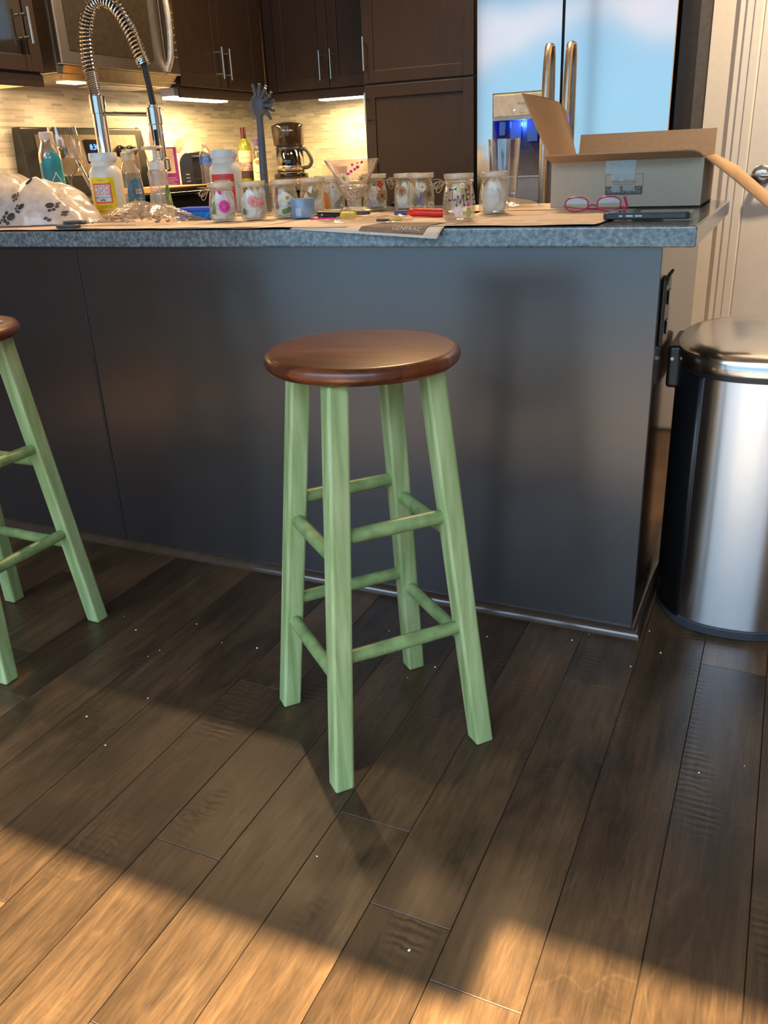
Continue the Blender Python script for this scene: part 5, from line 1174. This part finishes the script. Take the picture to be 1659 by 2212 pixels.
# tea carton and brown packets
tc_ = empty('tea_box', 'small reddish brown carton behind the stemmed dish', 'box', (-2.232, 4.32, BK), .35)
MB().box(-.035, .035, -.02, .02, 0, .070).build('carton', mat('tea_brown', (.30, .09, .05), rough=.5), tc_, bevel=.001)
m = MB(); plane_map(m, text2d('Creamer', .014), (0, -.0206, .045), (1, 0, 0), (0, 0, 1)); m.build('lettering', mat('panel_sand', (.72, .55, .36)), tc_)
o = MB().box(-.04, .04, -.02, .02, 0, .085).build('paper_packet', mat('panel_sand', (.72, .55, .36)), bevel=.002, loc=(-2.315, 4.36, BK)); tag(o, 'tan paper packet leaning left of the reddish brown carton', 'packet')
# brown envelopes on the cooktop
for k in range(4):
    x_ = -2.70+.01*k; y_ = 3.06+.012*k; m = MB(); w1 = .26; ln = .40-.02*k
    m.box(-w1/2, w1/2, -ln/2, ln/2, 0, .005); o = m.build('kraft_envelope', mat('kraft_paper', (.62, .36, .14), rough=.7, var=.05, vs=12), bevel=.001, loc=(x_+.10, y_+.16, BK+.0045+.0052*k)); o.rotation_euler = (0, 0, .05-.03*k)
    tag(o, ['brown envelope at the bottom of the pile left of the purple carton', 'second brown envelope from the bottom of the pile', 'third brown envelope from the bottom of the pile', 'top brown envelope of the pile on the dark range top'][k], 'envelope', 'brown envelopes piled on the range')
# paper crumbs on the floor
cr = [(-1.425, 1.413), (-1.35, 1.37), (-1.224, 1.448), (-1.113, 1.397), (-1.242, 1.283), (-1.233, 1.315), (-1.133, 1.149), (-1.109, .989), (-1.212, 1.049), (-.185, 1.80), (-.344, 1.697), (-.313, 1.737), (-.148, 1.714), (-.2, 1.635), (-.369, .789), (-.578, .894), (-.029, 1.331), (.045, 1.38), (-.60, 1.48), (-.532, 1.644), (-.641, 1.42), (-.76, 1.586), (-1.02, 1.406)]
m = MB(); m.add([(-.0025, -.001, 0), (.002, -.0022, 0), (.0026, .001, 0), (-.001, .0018, 0), (0, 0, .0022)], [(3, 2, 1, 0), (0, 1, 4), (1, 2, 4), (2, 3, 4), (3, 0, 4)])
c0 = m.build('paper_crumb', mat('crumb_white', (.85, .83, .78), rough=.8)); tag(c0, 'tiny white paper crumb scattered on the dark floor boards', 'crumb', 'tiny white paper crumbs on the floor')
for i, (x_, y_) in enumerate(cr):
    o = c0 if i == 0 else c0.copy()
    if i: C.objects.link(o)
    s_ = .5+R.random()*.6; o.location = (x_, y_, .0002); o.scale = (s_, s_, s_); o.rotation_euler = (0, 0, R.random()*6)

# ================================================================== light
def lamp(name, kind, loc_, e, col, size=.1, size_y=None, rot=None, spot=None, blend=.3, portal=False, tgt=None):
    l = bpy.data.lights.new(name, kind); l.energy = e; l.color = col
    if kind == 'AREA':
        l.size = size
        if size_y: l.shape = 'RECTANGLE'; l.size_y = size_y
        if portal: l.cycles.is_portal = True
    elif kind in ('SPOT', 'POINT'): l.shadow_soft_size = size
    if kind == 'SPOT': l.spot_size = math.radians(spot); l.spot_blend = blend
    o = bpy.data.objects.new(name, l); C.objects.link(o); o.location = loc_
    if tgt: o.rotation_euler = (Vector(tgt)-Vector(loc_)).to_track_quat('-Z', 'Y').to_euler()
    elif rot: o.rotation_euler = rot
    return o
WARM = (1, .64, .32)
lamp('kitchen_downlight', 'AREA', (-1.3, 3.45, 2.80), 36, WARM, .45, tgt=(-1.3, 3.2, 0))
sun = lamp('low_sun', 'SUN', (-.3, -4, 5), 21, (1, .78, .47)); sun.data.angle = math.radians(.6)
sun.rotation_euler = Vector((.02, 1, -1.128)).to_track_quat('-Z', 'Y').to_euler()
lamp('range_downlight', 'SPOT', (-2.25, 2.9, 2.62), 70, WARM, .03, spot=110, blend=.5, tgt=(-2.3, 3.0, 0))
lamp('hall_downlight', 'SPOT', (.55, 2.75, 2.62), 150, (1, .80, .57), .06, spot=78, blend=.6, tgt=(.15, 3.4, 1.0))
lamp('cabinet_strip_a', 'AREA', (-2.80, 3.89, 1.35), 6.5, (1, .64, .25), .45, .07, rot=(0, 0, PI/2))
lamp('cabinet_strip_b', 'AREA', (-2.22, 4.54, 1.35), 6.5, (1, .64, .25), .43, .07, rot=(0, 0, 0))
lamp('cabinet_strip_c', 'AREA', (-2.87, 2.35, 1.355), 4, (1, .64, .30), .62, .1, rot=(0, 0, PI/2))
lamp('hood_lamp', 'AREA', (-2.80, 3.06, 1.385), 1.6, WARM, .1, .06)
lamp('dispenser_led', 'POINT', (-1.357+.195, 4.045, 1.165), 1.1, (.08, .22, 1), .02)
lamp('window_portal', 'AREA', (-.775, WY-.12, 1.41), 1, (1, 1, 1), 5.1, 2.72, rot=(-PI/2, 0, PI), portal=True)

# sky: blue with sunset-tinged cloud bands
w_ = bpy.data.worlds.new('sky'); scene.world = w_; w_.use_nodes = True; nt = w_.node_tree; nt.nodes.clear()
out = _n(nt, 'ShaderNodeOutputWorld'); bgn = _n(nt, 'ShaderNodeBackground'); tc = _n(nt, 'ShaderNodeTexCoord'); sp = _n(nt, 'ShaderNodeSeparateXYZ')
nt.links.new(tc.outputs['Generated'], sp.inputs[0])
rp = _n(nt, 'ShaderNodeValToRGB'); e = rp.color_ramp.elements
e[0].position = 0; e[0].color = (.05, .05, .05, 1); e[1].position = 1; e[1].color = (.42, .62, .95, 1)
for p_, c_ in ((.36, (.07, .09, .10)), (.41, (.34, .68, 1.0)), (.50, (.42, .72, .92)), (.57, (.35, .64, .88)), (.66, (.50, .76, 1.0))): x = e.new(p_); x.color = (*c_, 1)
mr = _n(nt, 'ShaderNodeMapRange'); mr.inputs['From Min'].default_value = -1; nt.links.new(sp.outputs['Z'], mr.inputs[0]); nt.links.new(mr.outputs[0], rp.inputs['Fac'])
mp = _n(nt, 'ShaderNodeMapping'); mp.inputs['Scale'].default_value = (1.6, 1.6, 5.5); nt.links.new(tc.outputs['Generated'], mp.inputs[0])
nz = _n(nt, 'ShaderNodeTexNoise'); nz.inputs['Scale'].default_value = 4.5; nz.inputs['Detail'].default_value = 7; nz.inputs['Distortion'].default_value = .5; nt.links.new(mp.outputs[0], nz.inputs['Vector'])
def mth(op, a, b=None, c=None, clamp=False):
    n = _n(nt, 'ShaderNodeMath', operation=op); n.use_clamp = clamp
    for i, s in enumerate((a, b, c)):
        if s is None: continue
        if isinstance(s, (int, float)): n.inputs[i].default_value = s
        else: nt.links.new(s, n.inputs[i])
    return n.outputs[0]
# a ragged cloud band low in the sky
ctr = mth('MULTIPLY_ADD', sp.outputs['X'], .09, .146)
ctr = mth('MULTIPLY_ADD', nz.outputs['Fac'], -.12, mth('ADD', ctr, .056))
band = mth('SUBTRACT', 1, mth('DIVIDE', mth('ABSOLUTE', mth('SUBTRACT', sp.outputs['Z'], ctr)), .022), clamp=True)
high = mth('MULTIPLY', mth('SUBTRACT', nz.outputs['Fac'], .46, clamp=True), 5, clamp=True)
hz = _n(nt, 'ShaderNodeMapRange'); hz.inputs['From Min'].default_value = .17; hz.inputs['From Max'].default_value = .26; nt.links.new(sp.outputs['Z'], hz.inputs[0])
high = mth('MULTIPLY', high, hz.outputs[0])
mu = mth('MAXIMUM', mth('MULTIPLY', band, 3.0, clamp=True), mth('MULTIPLY', high, .8), clamp=True)
cc = _n(nt, 'ShaderNodeValToRGB'); ce = cc.color_ramp.elements; ce[0].color = (1.5, .98, .66, 1); ce[1].color = (.80, .80, .95, 1); ce[0].position = .10; ce[1].position = .85; x = ce.new(.45); x.color = (1.05, .95, .98, 1)
nt.links.new(mth('MAXIMUM', band, hz.outputs[0]), cc.inputs['Fac'])
mx = _n(nt, 'ShaderNodeMix', data_type='RGBA'); nt.links.new(mu, mx.inputs[0]); nt.links.new(rp.outputs['Color'], mx.inputs[6]); nt.links.new(cc.outputs['Color'], mx.inputs[7])
st = _n(nt, 'ShaderNodeMapRange'); st.inputs['From Min'].default_value = .16; st.inputs['From Max'].default_value = .40; st.inputs['To Min'].default_value = .80; st.inputs['To Max'].default_value = 5.0
nt.links.new(sp.outputs['Z'], st.inputs[0]); lo = _n(nt, 'ShaderNodeMapRange'); lo.inputs['From Min'].default_value = -.10; lo.inputs['From Max'].default_value = -.01; lo.inputs['To Min'].default_value = .65; lo.inputs['To Max'].default_value = 0
nt.links.new(sp.outputs['Z'], lo.inputs[0]); nt.links.new(mth('ADD', st.outputs[0], lo.outputs[0]), bgn.inputs['Strength'])
nt.links.new(mx.outputs[2], bgn.inputs['Color']); nt.links.new(bgn.outputs[0], out.inputs[0])

# ================================================================== camera
cam = bpy.data.cameras.new('camera'); co = bpy.data.objects.new('camera', cam); C.objects.link(co)
cam.sensor_fit = 'HORIZONTAL'; cam.sensor_width = 36; cam.lens = 36*1818/1659; cam.clip_start = .05
p, r, y = (math.radians(a) for a in (22.785, -2.631, 25.57))
fw = Vector((-math.sin(y)*math.cos(p), math.cos(y)*math.cos(p), -math.sin(p))); rt = Vector((math.cos(y), math.sin(y), 0)); up = rt.cross(fw)
r2 = rt*math.cos(r)+up*math.sin(r); u2 = -rt*math.sin(r)+up*math.cos(r)
M = Matrix((( r2.x, u2.x, -fw.x, 0), (r2.y, u2.y, -fw.y, 0), (r2.z, u2.z, -fw.z, 1.05), (0, 0, 0, 1)))
co.matrix_world = M
scene.camera = co
scene.view_settings.view_transform = 'Standard'; scene.view_settings.look = 'None'; scene.view_settings.gamma = 1; scene.view_settings.use_curve_mapping = False
scene.view_settings.exposure = .8
scene.cycles.max_bounces = 10; scene.cycles.transparent_max_bounces = 24; scene.cycles.caustics_reflective = False; scene.cycles.caustics_refractive = False
scene.cycles.sample_clamp_indirect = 6; scene.cycles.blur_glossy = .5
scene.cycles.use_denoising = True
